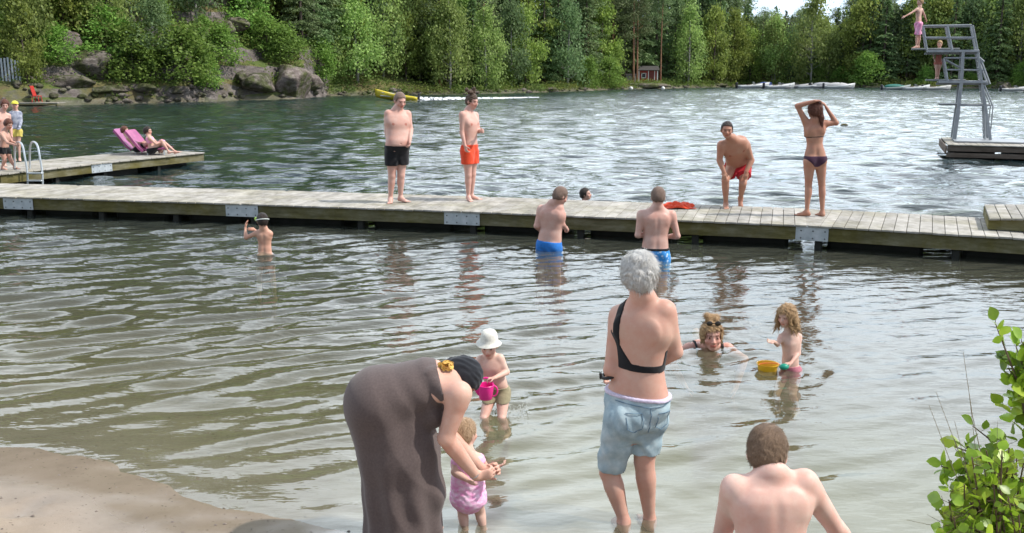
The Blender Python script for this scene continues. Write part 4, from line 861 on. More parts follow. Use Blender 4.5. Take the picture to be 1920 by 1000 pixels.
# 11 toddler in pink swimsuit
m, t, out = newmat('pink_frilled_cloth'); b = bsdf(t, out, (.8, .4, .6), .8, .2); c_, f_ = noise_col(t, [(.35, (.78, .30, .55)), (.5, (.82, .46, .66)), (.65, (.85, .62, .75))], 30, 3, .6, 'Object', (1, 1, 1.6)); t.links.new(c_, b.inputs['Base Color']); add_bump(t, b, f_, .6, .006); PKS = m
pw = lambda px, py, dy=0: pY(px + 7, py - 3, 4.98 + dy)
r = person(4.98, dict(head=pw(866, 815, .02), neck=pw(870, 849), pel=pw(871, 930), sa=pw(852, 866, -.01), sb=pw(889, 864, .01), ea=pw(846, 888, -.05), eb=pw(906, 884, .06), wa=pw(868, 902, -.09), wb=pw(924, 879, .06), ka=pw(861, 966, .02), kb=pw(893, 963, .02), na=pw(866, 1000, -.01), nb=pw(900, 996, .0)),
           H=.80, hs=.70, yaw=150, build=1.18, belly=.02, child=True, skin=SKM['pale'], label='toddler in a pink swimsuit standing in front of the woman in the brown dress', group='people at the waterline', hf=(.6, .8, -.1), footdir=dict(a=(.5, .8, 0), b=(.6, .8, 0)), vox=.005, curl=.4, arm_r=1.25, leg_r=1.15, handdir=dict(b=(1, .1, .3)))
K, s, c = r['K'], r['s'], r['c']
g = copyf(r['tf'], .006); P2 = Prims(); P2.loft(c(-.10), c(.35), r['Rt'], r['Ft'], .090, .085, .088, .082, .03); P2.ell(K['pel'] - np.array([0, 0, .02]), np.array([.098, .092, .062]), None, .03)
X, Y, Z = g.xyz(); g.D = np.maximum(g.D, (-(Z - (K['pel'][2] - .035))).astype(np.float32)); g.D = np.maximum(g.D, (np.abs((X - K['pel'][0]) * r['Rt'][0] + (Y - K['pel'][1]) * r['Rt'][1]) - .098).astype(np.float32)); g.union(P2)
folds(g, .0022, 190, np.array([.15, 0, 1]), 1); clip(g, plane(c(.90), r['up'])); wear(r, 'swimsuit', g, PKS)
def wisp(P, q, A, hs): P.ell(q(0, -.03, .02), np.array([.078, .084, .09]) * hs, A, .02)
hair_cap(r, hair_mat('fair_hair', (.60, .42, .26), (.42, .27, .16)), thick=.002, front=.045, low=.01, grooves=.0008, strands=1600, slen=.03)
# 12 child with sun hat and pink watering can
pw = lambda px, py, dy=0: pY(px, py, 6.8 + dy)
r = person(6.8, wade(dict(head=(917, 647, -.03), neck=(919, 666, .0), sa=(902, 674, .01), sb=(937, 672, -.01), ea=(886, 690, -.02), eb=(950, 698, -.03), wa=(878, 706, -.10), wb=(927, 709, -.14), pel=(932, 731, .03)), 6.8, .92, -12),
           H=.92, hs=.76, yaw=-14, build=1.08, belly=.012, child=True, skin=SKM['pale'], label='small child in a cream sun hat holding a pink watering can in the shallows', group='people wading', hf=(-.12, -1, -.3), vox=.0055, curl=.7, arm_r=1.1, leg_r=1.12,
           handdir=dict(b=(-1, -.2, 0)), palm=dict(b=(0, 0, -1)))
K, s, c = r['K'], r['s'], r['c']
g = copyf(r['tf'], .007); X, Y, Z = g.xyz(); z0 = K['pel'][2]; g.D = np.maximum(g.D, np.maximum(Z - z0 - .03, z0 - .075 - Z).astype(np.float32)); clip(g, limb_free(r, .26)); wear(r, 'swim_nappy', g, cloth_mat('olive_cloth', (.30, .26, .16)))
# hat: crown and sloping brim
CRM = cloth_mat('cream_cotton', (.72, .70, .62)); A, hc, hs = r['A'], r['hc'], r['hs']; V = []; F = []; n = 32
tu = nrm(np.array([.02, -.12, 1])); tf = nrm(np.array([0, -1., 0]) - tu * (np.array([0, -1., 0]) @ tu)); tr_ = np.cross(tf, tu)
prof = [(.001, .150), (.035, .148), (.062, .138), (.078, .115), (.085, .08), (.090, .045), (.094, .040), (.108, .030), (.124, .018), (.126, .015), (.122, .016), (.106, .026), (.090, .036), (.084, .05), (.074, .11), (.001, .142)]
for (rr_, z) in prof:
    for k in range(n):
        a = 2 * pi * k / n; wv = 1 + .03 * sin(3 * a + 1) * (rr_ > .1); V.append(hc + hs * (tr_ * rr_ * .98 * cos(a) * wv + tf * (rr_ * 1.12 * sin(a) * wv - .01) + tu * (z - .008 * sin(2 * a) * (rr_ > .1))))
for i in range(len(prof) - 1):
    for k in range(n): a, b_ = i * n + k, i * n + (k + 1) % n; F.append((a, b_, b_ + n, a + n))
hm = MB(); hm.add(V, F); hm.build('sun_hat', CRM, r['root'], None, True)
hair_cap(r, HL, thick=.002, front=.04)
# 13 woman swimming towards the camera, sunglasses pushed up
q = pZ(1333, 655, 0); Dn = q[1]; qx = q[0]; q3 = lambda x, y, z: np.array([qx + x, Dn + y, z])
r = person(Dn, dict(head=q3(0, 0, .125), neck=q3(0, .09, -.01), sa=q3(-.175, .12, -.03), sb=q3(.175, .12, -.03), ea=q3(-.36, .10, -.11), eb=q3(.34, .12, -.13), wa=q3(-.22, -.02, -.36), wb=q3(.24, -.02, -.36), pel=q3(.02, .60, -.22), ka=q3(-.1, 1.0, -.30), kb=q3(.14, 1.0, -.28), na=q3(-.1, 1.4, -.26), nb=q3(.14, 1.42, -.22)),
           H=1.68, hs=1.1, yaw=0, fem=True, bust=.01, skin=skin_mat('skin_swimmer', (.60, .34, .27)), label='blonde woman swimming towards the shore with only head and shoulders above the water', group='people swimming', hf=(0, -1, .02), vox=.0065, curl=.2)
r['prims'] = None
A, hc, hs, K = r['A'], r['hc'], r['hs'], r['K']
for k in 'ab':
    st = MB(); sh = K['s' + k]; e = -1 if k == 'a' else 1; st.tube([sh + np.array([-.06 * e, -.085, -.06]), sh + np.array([-.055 * e, -.065, .035]), sh + np.array([-.05 * e, .0, .066]), sh + np.array([-.05 * e, .07, .05])], .011, 6); st.build('strap', BLK, r['root'], None, True)
def updo(P, q, A, hs):
    rr = np.random.default_rng(6)
    for i in range(12): P.ell(q(rr.normal() * .03, -.045 + rr.normal() * .03, .125 + rr.normal() * .022), np.array([.032, .032, .03]) * hs, None, .014)
    for e in (-1, 1): P.cone(q(.070 * e, .035, .075), q(.084 * e, .012, -.05), .014 * hs, .008 * hs, .01)
A_ = r['A']; g = hair_cap(r, HL, thick=.012, front=.062, grooves=.003, strands=2400, slen=.04, extra=updo, label='blonde hair pinned up')
sg_ = MB(); Q = lambda x, y, z: hc + hs * (A[0] * x + A[1] * y + A[2] * z)
for e in (-1, 1): sg_.sphere(Q(.034 * e, .070, .122), .026 * hs, 8, 0, (1, .35, .8), A)
sg_.tube([Q(x, .070 - 3 * x * x, .124) for x in np.linspace(-.09, .09, 9)], .004, 6); sg_.build('sunglasses', simple('dark_lens', (.03, .025, .02), rough=.15), r['root'], None, True)
# 14 small child with long blonde hair and a yellow bucket
q0 = 7.85; pw = lambda px, py, dy=0: pY(px, py, q0 + dy)
r = person(q0, wade(dict(head=(1475, 592, -.03), neck=(1481, 619, .0), sa=(1466, 632, -.02), sb=(1497, 631, .02), ea=(1458, 646, -.06), eb=(1497, 663, -.03), wa=(1451, 641, -.12), wb=(1483, 681, -.12), pel=(1482, 692, .0)), q0, .98, -30),
           H=.98, hs=.78, yaw=-40, build=.90, child=True, skin=SKM['pale'], label='small child with long blonde hair standing hip deep with a yellow bucket', group='people wading', hf=(-.75, -.7, -.25), vox=.006, curl=.5, arm_r=1.0,
           handdir=dict(b=(-1, -.2, -.1), a=(-1, -.1, .1)), palm=dict(b=(0, .2, -1)))
g = copyf(r['tf'], .006); X, Y, Z = g.xyz(); z0 = r['K']['pel'][2]; g.D = np.maximum(g.D, np.maximum(Z - z0 - .03, z0 - .10 - Z).astype(np.float32)); clip(g, limb_free(r, .24)); wear(r, 'swim_bottom', g, cloth_mat('rose_cloth', (.45, .16, .20)))
def longh(P, q, A, hs):
    rr = np.random.default_rng(12)
    for i in range(22):
        a = rr.uniform(.12 * pi, 1.88 * pi); x, y = .082 * sin(a) , -.0 - .10 * -cos(a)
        y = .02 + .095 * cos(a); 
        if y > .07 and abs(x) < .06: continue
        P.cone(q(x * .9, y * .8 - .02, .05), q(x * 1.15 + rr.normal() * .01, y * .95 - .02, -.06 + rr.normal() * .02), .026 * hs, .020 * hs, .012); P.cone(q(x * 1.15, y * .95 - .02, -.06), q(x * 1.25 + rr.normal() * .025, y - .03 + rr.normal() * .015, -.13 - rr.uniform(0, .05)), .020 * hs, .008 * hs, .012)
hair_cap(r, HL, thick=.012, front=.06, grooves=.004, strands=2600, slen=.05, extra=longh, label='long tousled blonde hair')
# 15 man crouching at the water's edge, back to the camera
pw = lambda px, py, dy=0: pY(px, py, 4.35 + dy)
r = person(4.35, dict(head=pw(1438, 849, .12), neck=pw(1446, 893, .03), sa=pw(1378, 915, .02), sb=pw(1508, 905, .03), ea=pw(1352, 1010, .22), eb=pw(1568, 992, .08), wa=pw(1400, 1030, .42), wb=pw(1600, 1030, .30), pel=pw(1445, 1092, -.06), ka=pw(1335, 1030, .34), kb=pw(1535, 1060, .38), na=pw(1395, 1130, .12), nb=pw(1500, 1130, .14)),
           H=1.80, hs=1.12, trap=1.25, neckr=1.0, yaw=180, build=1.13, skin=skin_mat('skin_back', (.68, .455, .38), .5, .1), label='shirtless man with short light brown hair crouching in the foreground, back turned', group='people at the waterline', hf=(.28, 1, -.38), vox=.0065, arm_r=1.15, curl=.5)
shorts(r, cloth_mat('teal_cloth', (.05, .25, .33), (.3, .5, .6), 14), t=.75, flare=.03, waist=.06)
hair_cap(r, HM, thick=.006, front=.05, grooves=.0013, strands=5200, slen=.022, low=.0, back_low=-.060)
# 16 and 17: boys on the diving tower (placed after the tower's geometry below)
# ------------------------------------------------------------------ docks
def wood(name, a, b_, c_, scale=3, stretch=(1, 1, 1), rough=.85, isl=.3, moss=None, bump=.3):
    m, t, out = newmat(name); b = bsdf(t, out, a, rough, .25); c, f = noise_col(t, [(.3, a), (.5, b_), (.7, c_)], scale, 8, .7, 'World', stretch)
    if moss:
        g_, f2 = noise_col(t, [(.42, (1, 1, 1)), (.6, moss)], 1.6, 6, .65, 'World'); mm = N(t, 'ShaderNodeMix', data_type='RGBA', blend_type='MULTIPLY'); mm.inputs[0].default_value = 1; t.links.new(c, mm.inputs[6]); t.links.new(g_, mm.inputs[7]); c = mm.outputs[2]
    c = island_mix(t, c, isl); t.links.new(c, b.inputs['Base Color']); add_bump(t, b, f, bump, .01); return m
DECK = wood('weathered_planks', (.22, .205, .18), (.36, .34, .305), (.50, .47, .43), 4, (1.5, 1, 1), isl=.16, moss=(.80, .79, .70))
BEAM = wood('mossy_beam', (.10, .09, .045), (.17, .155, .085), (.27, .25, .17), 2.5, (1, 1, 5), isl=.3, moss=(.78, .74, .42))
STEEL = simple('galvanised_steel', (.50, .53, .55), (.36, .40, .42), 9, .5, .5, .35, .1, .004)
PIPE = simple('grey_painted_tube', (.34, .355, .37), (.25, .265, .28), 5, .45, .5, .3)
ALU = simple('aluminium_tube', (.62, .65, .66), (.45, .48, .5), 5, .35, .5, .6)
DARKF = simple('black_float', (.02, .02, .018), (.012, .014, .01), 5, .7, .3)
BOLT = simple('bolt_steel', (.12, .12, .12), rough=.5, metal=.5)
def dock(name, near, width, label, z=DZ, plates=(), pw_=.148, gap=.007, fh=.19, plate_w=.58, base_i=0, wid2=None, floats=True, seed=0):
    rr = np.random.default_rng(seed); P = [np.array([p[0], p[1], 0]) for p in near]; base = P[base_i].copy(); root = empty(name, base); tag(root, label, 'dock')
    for i in range(len(P) - 1):
        a, b_ = P[i], P[i + 1]; d = b_ - a; L = np.linalg.norm(d); d = d / L; nv = np.array([-d[1], d[0], 0]); nv = nv if nv[1] > 0 else -nv; ax = [d, nv, np.array([0, 0, 1.])]; wdt = width
        mb = MB(); n = int((L - .02) / (pw_ + gap))
        for k in range(n):
            u = .01 + (k + .5) * (L - .02) / n; zc = z - .014 + rr.normal() * .0015
            A_ = [nrm(d + nv * rr.normal() * .002 + np.array([0, 0, rr.normal() * .004])), nv, np.array([0, 0, 1.])]
            mb.box(a + d * u + nv * (wdt / 2 - .02 + rr.normal() * .006) + np.array([0, 0, zc]), ((L - .02) / n - gap, wdt + .03, .028), A_, bev=.004)
        if i: mb.box(a + nv * (wdt / 2) + np.array([0, 0, z - .020]), (.34, wdt - .06, .026), ax)
        mb.build('deck', DECK, root)
        for side, off in ((0, .012), (1, wdt - .055)):
            mb = MB(); mb.box(a + d * (L / 2) + nv * (off + .02) + np.array([0, 0, z - .03 - fh / 2]), (L - .02, .045, fh), ax, bev=.005); mb.build('side_beam', BEAM, root)
        mb = MB(); mb.box(a + d * (L / 2) + nv * wdt / 2 + np.array([0, 0, z - .10]), (L - .3, wdt - .3, .12), ax); mb.build('frame', BEAM, root)
        if floats:
            nf = max(2, int(L / 1.3))
            for k in range(nf):
                mb = MB(); mb.box(a + d * (L * (k + .5) / nf) + nv * (wdt / 2 + .1) + np.array([0, 0, z - .03 - fh - .28 + .02]), (L / nf * .72, wdt - .55, .62), ax, bev=.05); mb.build('float', DARKF, root, None)
                mb = MB(); u = L * (k + .03) / nf + .1; mb.box(a + d * u + nv * .12 + np.array([0, 0, z - .03 - fh - .22]), (.10, .10, .5), ax, bev=.01); mb.build('post', DARKF, root)
        if i in plates:
            mb = MB(); mb.box(a + nv * (-.006) + np.array([0, 0, z - .035 - fh / 2 + .006]), (plate_w, .010, fh * 1.02), ax, bev=.003); mb.box(a + nv * (.03) + np.array([0, 0, z - .028 + .008 + .03 * 0]), (plate_w, .09, .006), ax)
            pl = mb.build('steel_plate', STEEL, root)
            for u in np.linspace(-.42, .42, 4):
                for v in (-.3, .25):
                    bm = MB(); bm.sphere(a + d * plate_w * u + nv * (-.013) + np.array([0, 0, z - .035 - fh / 2 + v * fh]), .011, 5)
                    bo = bm.build('bolt', BOLT, pl, None, True); bo.data.transform(__import__('mathutils').Matrix.Translation(Vector(-base)))
    return root
near = [pZ(a, b_, DZ) for a, b_ in ((-330, 360), (33, 369), (453, 381.5), (866, 395.5), (1514, 422), (2060, 455))]
mdock = dock('floating_dock', near, 1.72, 'long weathered plank dock with steel joint plates crossing the water', plates=(1, 2, 3, 4), seed=1)
near2 = [pZ(a, b_, DZ) for a, b_ in ((-160, 343), (0, 326.5), (190, 305.5), (383, 286))]
ldock = dock('floating_dock', near2, 1.9, 'plank dock with a swim ladder at the left, running out behind the long dock', plates=(2,), seed=2)
# low ramp platform lying on the dock at the right
root = empty('ramp_platform', tuple(pZ(1850, 432, DZ))); tag(root, 'low sloping plank platform lying on the right end of the dock', 'platform')
a0 = pZ(1852, 432, DZ); dirx = nrm(near[5] - near[4]); nv = nrm(np.array([-dirx[1], dirx[0], 0])); nv = nv if nv[1] > 0 else -nv
mb = MB(); side = MB(); Lr = 2.2
for k in range(16):
    u = .07 + k * .138; h = .14 + .055 * u; mb.box(a0 + dirx * u + nv * .72 + np.array([0, 0, h + .014]), (.128, 1.5, .028), [nrm(dirx + np.array([0, 0, .055])), nv, np.array([0, 0, 1.])], bev=.004)
for w_ in (0.02, 1.42):
    p = a0 + nv * w_; q = p + dirx * Lr; z3 = np.array([0, 0, 1.]); t_ = nv * .04
    side.add([p + z3 * .012, q + z3 * .012, q + z3 * (.14 + .055 * Lr), p + z3 * .14, p + t_ + z3 * .012, q + t_ + z3 * .012, q + t_ + z3 * (.14 + .055 * Lr), p + t_ + z3 * .14], [(0, 1, 2, 3), (7, 6, 5, 4), (0, 3, 7, 4), (1, 5, 6, 2), (0, 4, 5, 1), (3, 2, 6, 7)])
side.box(a0 + nv * .72 + dirx * .02 + np.array([0, 0, .075]), (.04, 1.36, .12), [dirx, nv, np.array([0, 0, 1.])])
mb.build('deck', DECK, root); side.build('side_beam', BEAM, root)
# swim ladder on the left dock
root = empty('swim_ladder', tuple(pZ(62, 322, DZ))); tag(root, 'metal swim ladder with curved handrails on the left dock', 'ladder')
yl = pZ(50, 322, DZ)[1]
for x0, x1 in ((30, 52), (62, 80)):
    mb = MB(); dy_ = .0 if x0 == 30 else .02
    pts = [pY(x1, 352, yl - .12), pY(x1 - 1, 322, yl - .10), pY(x1 - 6, 292, yl - .08), pY(x1 - 9, 276, yl - .04), pY(x1 - 14, 267.5, yl + .08), pY(x1 - 21, 268, yl + .30), pY(x1 - 24, 282, yl + .42), pY(x1 - 24, 316, yl + .45)]
    P_s = []
    for i in range(len(pts) - 1):
        for tt in (0, .25, .5, .75): 
            p0_, p1_, p2_, p3_ = pts[max(i - 1, 0)], pts[i], pts[i + 1], pts[min(i + 2, len(pts) - 1)]
            P_s.append(.5 * ((2 * p1_) + (p2_ - p0_) * tt + (2 * p0_ - 5 * p1_ + 4 * p2_ - p3_) * tt**2 + (3 * p1_ - p0_ - 3 * p2_ + p3_) * tt**3))
    mb.tube(P_s + [pts[-1]], .021, 8); mb.build('handrail', ALU, root, None, True)
for py in (326, 340, 356):
    mb = MB(); a_, b_ = pY(52, py, yl - .12), pY(80, py - 2, yl - .12); mb.box((a_ + b_) / 2, (np.linalg.norm(b_ - a_), .10, .03), bev=.008); mb.build('step', ALU, root)
# crumpled orange towel
q0_, q1_ = pZ(1248, 388, DZ), pZ(1300, 396, DZ); cx, cy = (q0_ + q1_)[:2] / 2; cy += .12
n = 40; U, Vv = np.meshgrid(np.linspace(-1, 1, n), np.linspace(-1, 1, n), indexing='ij'); rad = np.sqrt(U**2 + Vv**2)
Xt = U * .24 * (1 + .12 * np.sin(5 * Vv + 1)); Yt = Vv * .17 * (1 + .15 * np.sin(4 * U)); Zt = np.clip(.075 * (1 - rad**2 * .8), .004, 1) * (.35 + 1.1 * vnoise(U * 2 + 5, Vv * 2 + 5, 31, 3, 1.6)) + .02 * np.abs(np.sin(9 * U + 4 * Vv)) * (rad < 1) + .004
o = link('towel', mesh_np('towel', np.stack([Xt, Yt, Zt], -1).reshape(-1, 3), gridfaces(n, n), ORG), None, (cx, cy, DZ + .002)); sm = o.modifiers.new('thick', 'SOLIDIFY'); sm.thickness = .006; sm.offset = 1
tag(o, 'crumpled bright orange towel lying on the dock planks', 'towel')
# diving tower raft
rf = [pZ(1776, 271, .42), pZ(2120, 279.5, .42)]
RAFT = wood('raft_wood', (.10, .075, .055), (.17, .13, .10), (.24, .20, .16), 2, (1, 1, 4), isl=.35)
raft = dock('raft', rf, 3.1, 'floating wooden raft that carries the grey diving tower', z=.42, floats=True, fh=.16, seed=4)
for ch in raft.children:
    if ch.name.startswith('side_beam'): ch.data.materials[0] = RAFT
mb = MB(); d_ = nrm(rf[1] - rf[0]); a_ = rf[0].copy(); a_[2] = 0; L = np.linalg.norm(rf[1] - rf[0]); nv = nrm(np.array([-d_[1], d_[0], 0])); nv = nv if nv[1] > 0 else -nv
mb.box(a_ + d_ * (L / 2) + nv * .05 + np.array([0, 0, .12]), (L, .05, .13), [d_, nv, np.array([0, 0, 1.])], bev=.01)
mb.box(a_ + d_ * -.02 + nv * 1.55 + np.array([0, 0, .27]), (.05, 3.1, .22), [d_, nv, np.array([0, 0, 1.])], bev=.01); mb.build('fender_beam', RAFT, raft)
mb = MB()
for u in (.0, .0): pass
mb.box(a_ + d_ * 1.5 + nv * 1.6 + np.array([0, 0, .445]), (2.5, 1.5, .05), [d_, nv, np.array([0, 0, 1.])], bev=.01); mb.build('base_frame', PIPE, raft)
YT = 28.6; tw = empty('diving_tower', tuple(pY(1822, 258, YT + .45))); tag(tw, 'grey metal diving tower with three boards and railings standing on the raft', 'diving tower')
TC0 = pY(1822, 258, YT); TNV = nv.copy()
def tp(px, py, e):
    d = ray(px, py); o = np.array([0, 0, CAMZ]); return o + d * (((TC0 - o) @ TNV) / (d @ TNV)) + TNV * .75 * e
def bar(pts, r_, name='rail', e=0, mat=PIPE): mb = MB(); mb.tube([tp(a, b_, e) for a, b_ in pts], r_, 8); return mb.build(name, mat, tw, None, True)
for e in (0, 1):
    for pts, w_ in ((((1789, 262), (1797, 205), (1803, 150), (1806, 96)), .075), (((1857, 262), (1850, 215), (1842, 160), (1834, 100), (1824, 48)), .055)):
        mb = MB(); P_ = [tp(a, b_, e) for a, b_ in pts]
        for p, q in zip(P_[:-1], P_[1:]):
            ax = nrm(q - p); mb.box((p + q) / 2, (w_ * 1.5, w_ * 1.5, np.linalg.norm(q - p) + .01), [nrm(np.cross(TNV, ax)), nrm(np.cross(ax, np.cross(TNV, ax))), ax], bev=.008)
            w_ *= .86
        mb.build('leg', PIPE, tw)
    bar([(1731, 49), (1822, 47.5)], .028, e=e); bar([(1734, 71), (1829, 71)], .028, e=e); bar([(1731, 49), (1738, 94)], .030, e=e); bar([(1776, 49), (1785, 94)], .035, e=e)
    bar([(1772, 109), (1838, 109), (1845, 116)], .026, e=e); bar([(1775, 131), (1848, 132)], .026, e=e); bar([(1770, 110), (1777, 153)], .030, e=e); bar([(1773, 112), (1803, 128)], .020, 'brace', e=e); bar([(1838, 109), (1856, 158)], .026, e=e)
    bar([(1848, 262), (1846, 200), (1836, 110)], .022, 'ladder_rail', e=e * .55 + .2); bar([(1857, 198), (1862, 200), (1858, 240), (1856, 262)], .018, e=e); bar([(1797, 198), (1855, 198)], .022, 'brace', e=e)
    bar([(1846, 160), (1862, 200)], .02, e=e)
for k in range(13):
    tt = k / 12; x_, y_ = 1846 - 10 * tt, 255 - 140 * tt; mb = MB(); mb.tube([tp(x_, y_, .2), tp(x_, y_, .75)], .018, 6); mb.build('rung', PIPE, tw, None, True)
for nm, x0, x1, y_, wdt in (('top_platform', 1738, 1836, 96, .95), ('middle_platform', 1760, 1852, 154, .95)):
    p, q = tp(x0, y_, .5), tp(x1, y_ + .3, .5); TA = [d_, nv, np.array([0, 0, 1.])]; Lb = (q - p) @ d_; mb = MB(); mb.box((p + q) / 2, (Lb, .85, .07), TA, bev=.01); mb.box((p + q) / 2 - np.array([0, 0, .06]), (Lb + .1, .12, .06), TA); mb.build('platform', PIPE, tw)
for x0, x1, y_ in ((1709, 1800, 95.0), (1736, 1812, 154.0), (1761, 1858, 197)):
    p, q = tp(x0, y_, .5), tp(x1, y_ + .2, .5); mb = MB(); mb.box((p + q) / 2 + np.array([0, 0, .05 if y_ < 190 else 0]), ((q - p) @ d_, .46, .05), [d_, nv, np.array([0, 0, 1.])], bev=.015); mb.build('diving_board', simple('board_grey', (.30, .31, .30), (.2, .21, .21), 6, .8), tw)
YB = tp(1722, 90, .5)[1]; topz = tp(1718, 95, .5)[2] + .078; midz = tp(1755, 154, .5)[2] + .078
def setz(J, z, s):
    for k in 'ab': J['n' + k] = J['n' + k].copy(); J['n' + k][2] = z + .078 * s
    return J
pw = lambda px, py, dy=0: pY(px, py, YB + dy)
J = setz(dict(head=pw(1725, 4), neck=pw(1724, 14), sa=pw(1719, 18, -.05), sb=pw(1728, 18, .10), ea=pw(1708, 25, -.12), eb=pw(1733, 28, .2), wa=pw(1697, 31, -.18), wb=pw(1736, 36, .28), pel=pw(1722, 44), ka=pw(1719, 69, -.03), kb=pw(1724, 69, .07), na=pw(1718, 88, -.02), nb=pw(1722, 88, .1)), topz, .78)
r = person(YB, J, H=1.42, hs=.9, yaw=-75, build=.82, child=True, skin=SKM['c'], label='boy in pink shorts on the top diving board with one arm held out', group='people on the diving tower', vox=.011, hf=(-.9, -.3, -.2), curl=.2)
shorts(r, PNKC, t=.85, flare=.03, waist=.1); hair_cap(r, HL, thick=.01, front=.05)
J = setz(dict(head=pw(1762, 83), neck=pw(1761, 92), sa=pw(1755, 95, -.0), sb=pw(1766, 94, .02), ea=pw(1750, 104, .04), eb=pw(1774, 99, .06), wa=pw(1752, 113, -.06), wb=pw(1775, 106, -.02), pel=pw(1759, 117), ka=pw(1756, 134), kb=pw(1760, 134, .04), na=pw(1755, 147), nb=pw(1759, 147, .05)), midz, .62)
r = person(YB, J, H=1.18, hs=.86, yaw=-35, build=.85, child=True, skin=SKM['c'], label='child in a coral swimsuit on the middle board of the diving tower holding the railing', group='people on the diving tower', vox=.010, hf=(-.5, -.8, -.2), curl=.5)
g = copyf(r['fl'], .006); clip(g, plane(r['c'](.92), r['up']), plane(r['K']['pel'] - np.array([0, 0, .07]), (0, 0, -1)), limb_free(r, .19)); wear(r, 'swimsuit', g, cloth_mat('coral_cloth', (.52, .18, .14))); hair_cap(r, HL, thick=.008, front=.05)
# ------------------------------------------------------------------ people on the left dock
D8 = 21.6; pw = lambda px, py, dy=0: pY(px, py, D8 + dy)
def stand(J, D, z, H):
    for k in 'ab':
        J['n' + k] = pY(J['n' + k][0], J['n' + k][1], D + (J['n' + k][2] if len(J['n' + k]) > 2 else 0)); J['n' + k][2] = z + .078 * H / 1.8
    return J
r = person(21.0, stand(dict(head=(16, 233), neck=(9, 246), sa=(3, 252, -.10), sb=(14, 252, .12), ea=(14, 268, -.2), eb=(22, 266, .14), wa=(29, 272, -.28), wb=(33, 270, .02), pel=(8, 279), ka=(9, 301, -.06), kb=(20, 300, .06), na=(5, 320, -.05), nb=(28, 320, .08)), 21.0, DZ, 1.5), H=1.42, hs=.9, yaw=70, build=.92, child=True, skin=SKM['b'],
           label='boy with auburn hair and black trunks holding the swim ladder on the left dock', vox=.010, hf=(.75, -.4, -.4), curl=.8, group='people on the left dock')
shorts(r, BLK, t=.25, flare=.01, waist=.10); hair_cap(r, HA, thick=.014, front=.06, grooves=.003)
r = person(21.8, stand(dict(head=(9, 197), neck=(4, 210), sa=(-6, 216, -.1), sb=(16, 217, .1), ea=(-8, 240, -.1), eb=(20, 240, .12), wa=(-2, 258, -.2), wb=(22, 256, .05), pel=(2, 262), ka=(-3, 290), kb=(9, 290), na=(-6, 316), nb=(9, 316)), 21.8, DZ, 1.6), H=1.62, yaw=35, build=.9, skin=SKM['a'],
           label='bare-chested youth with auburn hair standing at the left edge of the photo', vox=.011, hf=(.5, -.8, -.3), group='people on the left dock')
shorts(r, BLK, t=.5); hair_cap(r, HA, thick=.014, front=.06, grooves=.003)
r = person(23.0, stand(dict(head=(28, 198), neck=(29, 208), sa=(21, 213, -.05), sb=(37, 213, .05), ea=(19, 226), eb=(39, 227, .02), wa=(21, 239, -.1), wb=(37, 238, -.1), pel=(30, 244), ka=(28, 266), kb=(35, 266), na=(27, 290), nb=(36, 290)), 23.0, DZ, 1.4), H=1.38, hs=.88, yaw=30, build=.85, child=True, skin=SKM['c'],
           label='child in a yellow cap and grey shirt standing behind the others on the left dock', vox=.010, group='people on the left dock')
GRY = cloth_mat('grey_print', (.42, .44, .50), (.20, .22, .30), 12); g = copyf(r['fl'], .012); clip(g, plane(r['c'](1.0), r['up']), plane(r['c'](.06), -r['up']), limb_free(r, .24)); wear(r, 'shirt', g, GRY)
shorts(r, cloth_mat('yellow_shorts', (.6, .5, .12)), t=.5, waist=.08)
P2 = Prims(); A, hc, hs = r['A'], r['hc'], r['hs']; P2.ell(hc + A[2] * .03 * hs - A[1] * .01, np.array([.095, .11, .10]) * hs, A, .01); g = Fld(P2, .008, .02); clip(g, plane(hc + A[2] * .035 * hs, -A[2])); P3 = Prims(); P3.ell(hc + A[2] * .045 * hs + A[1] * .12 * hs, np.array([.07, .07, .010]) * hs, A, .01); g.union(P3); wear(r, 'cap', g, cloth_mat('yellow_cap', (.75, .68, .08)))
# loungers and the people in them
def lounger(px, py, label, e):
    b0 = pZ(px, py, DZ); root = empty('deck_lounger', tuple(b0)); tag(root, label, 'lounger', 'pink deck loungers on the left dock'); mb = MB(); n = 14
    def shell(prof, w_, th, name):
        V = []; F = []
        for j, (x, z) in enumerate(prof):
            for k in range(n):
                v = -1 + 2 * k / (n - 1); V.append(b0 + np.array([x - .05 * (1 - v * v), v * w_ * (1 - .12 * (j / len(prof))**3), z]))
        m_ = len(prof); top = [v + np.array([.03, 0, th]) for v in V]; NV = len(V)
        for j in range(m_ - 1):
            for k in range(n - 1): a = j * n + k; F.append((a, a + n, a + n + 1, a + 1)); F.append((a + NV, a + NV + 1, a + NV + n + 1, a + NV + n))
        rim = [k for k in range(n)] + [j * n + n - 1 for j in range(1, m_)] + [(m_ - 1) * n + k for k in range(n - 2, -1, -1)] + [j * n for j in range(m_ - 2, 0, -1)]
        for a, b_ in zip(rim, rim[1:] + rim[:1]): F.append((a, b_, b_ + NV, a + NV))
        mb = MB(); mb.add(V + top, F); mb.build(name, simple('pink_plastic' + str(e), (.42, .10, .23) if e else (.34, .09, .24), (.26, .06, .17), 4, .5), root, None, True)
    shell([(-.02, .08), (-.12, .16), (-.23, .30), (-.33, .44), (-.41, .54), (-.45, .58)], .34, .05, 'backrest'); shell([(.55, .16), (.35, .15), (.15, .12), (.0, .10)][::-1], .26, .035, 'seat')
    for x, y in ((.05, .2), (.05, -.2), (.48, .2), (.48, -.2)): mb = MB(); mb.tube([b0 + np.array([x, y, .13]), b0 + np.array([x + .02, y * 1.1, .005])], .014, 6); mb.build('leg', ALU, root, None, True)
lounger(256, 287, 'pink deck lounger at the rear of the pair on the left dock', 0); lounger(278, 290, 'pink deck lounger nearer the dock tip, with a seated bather in front', 1)
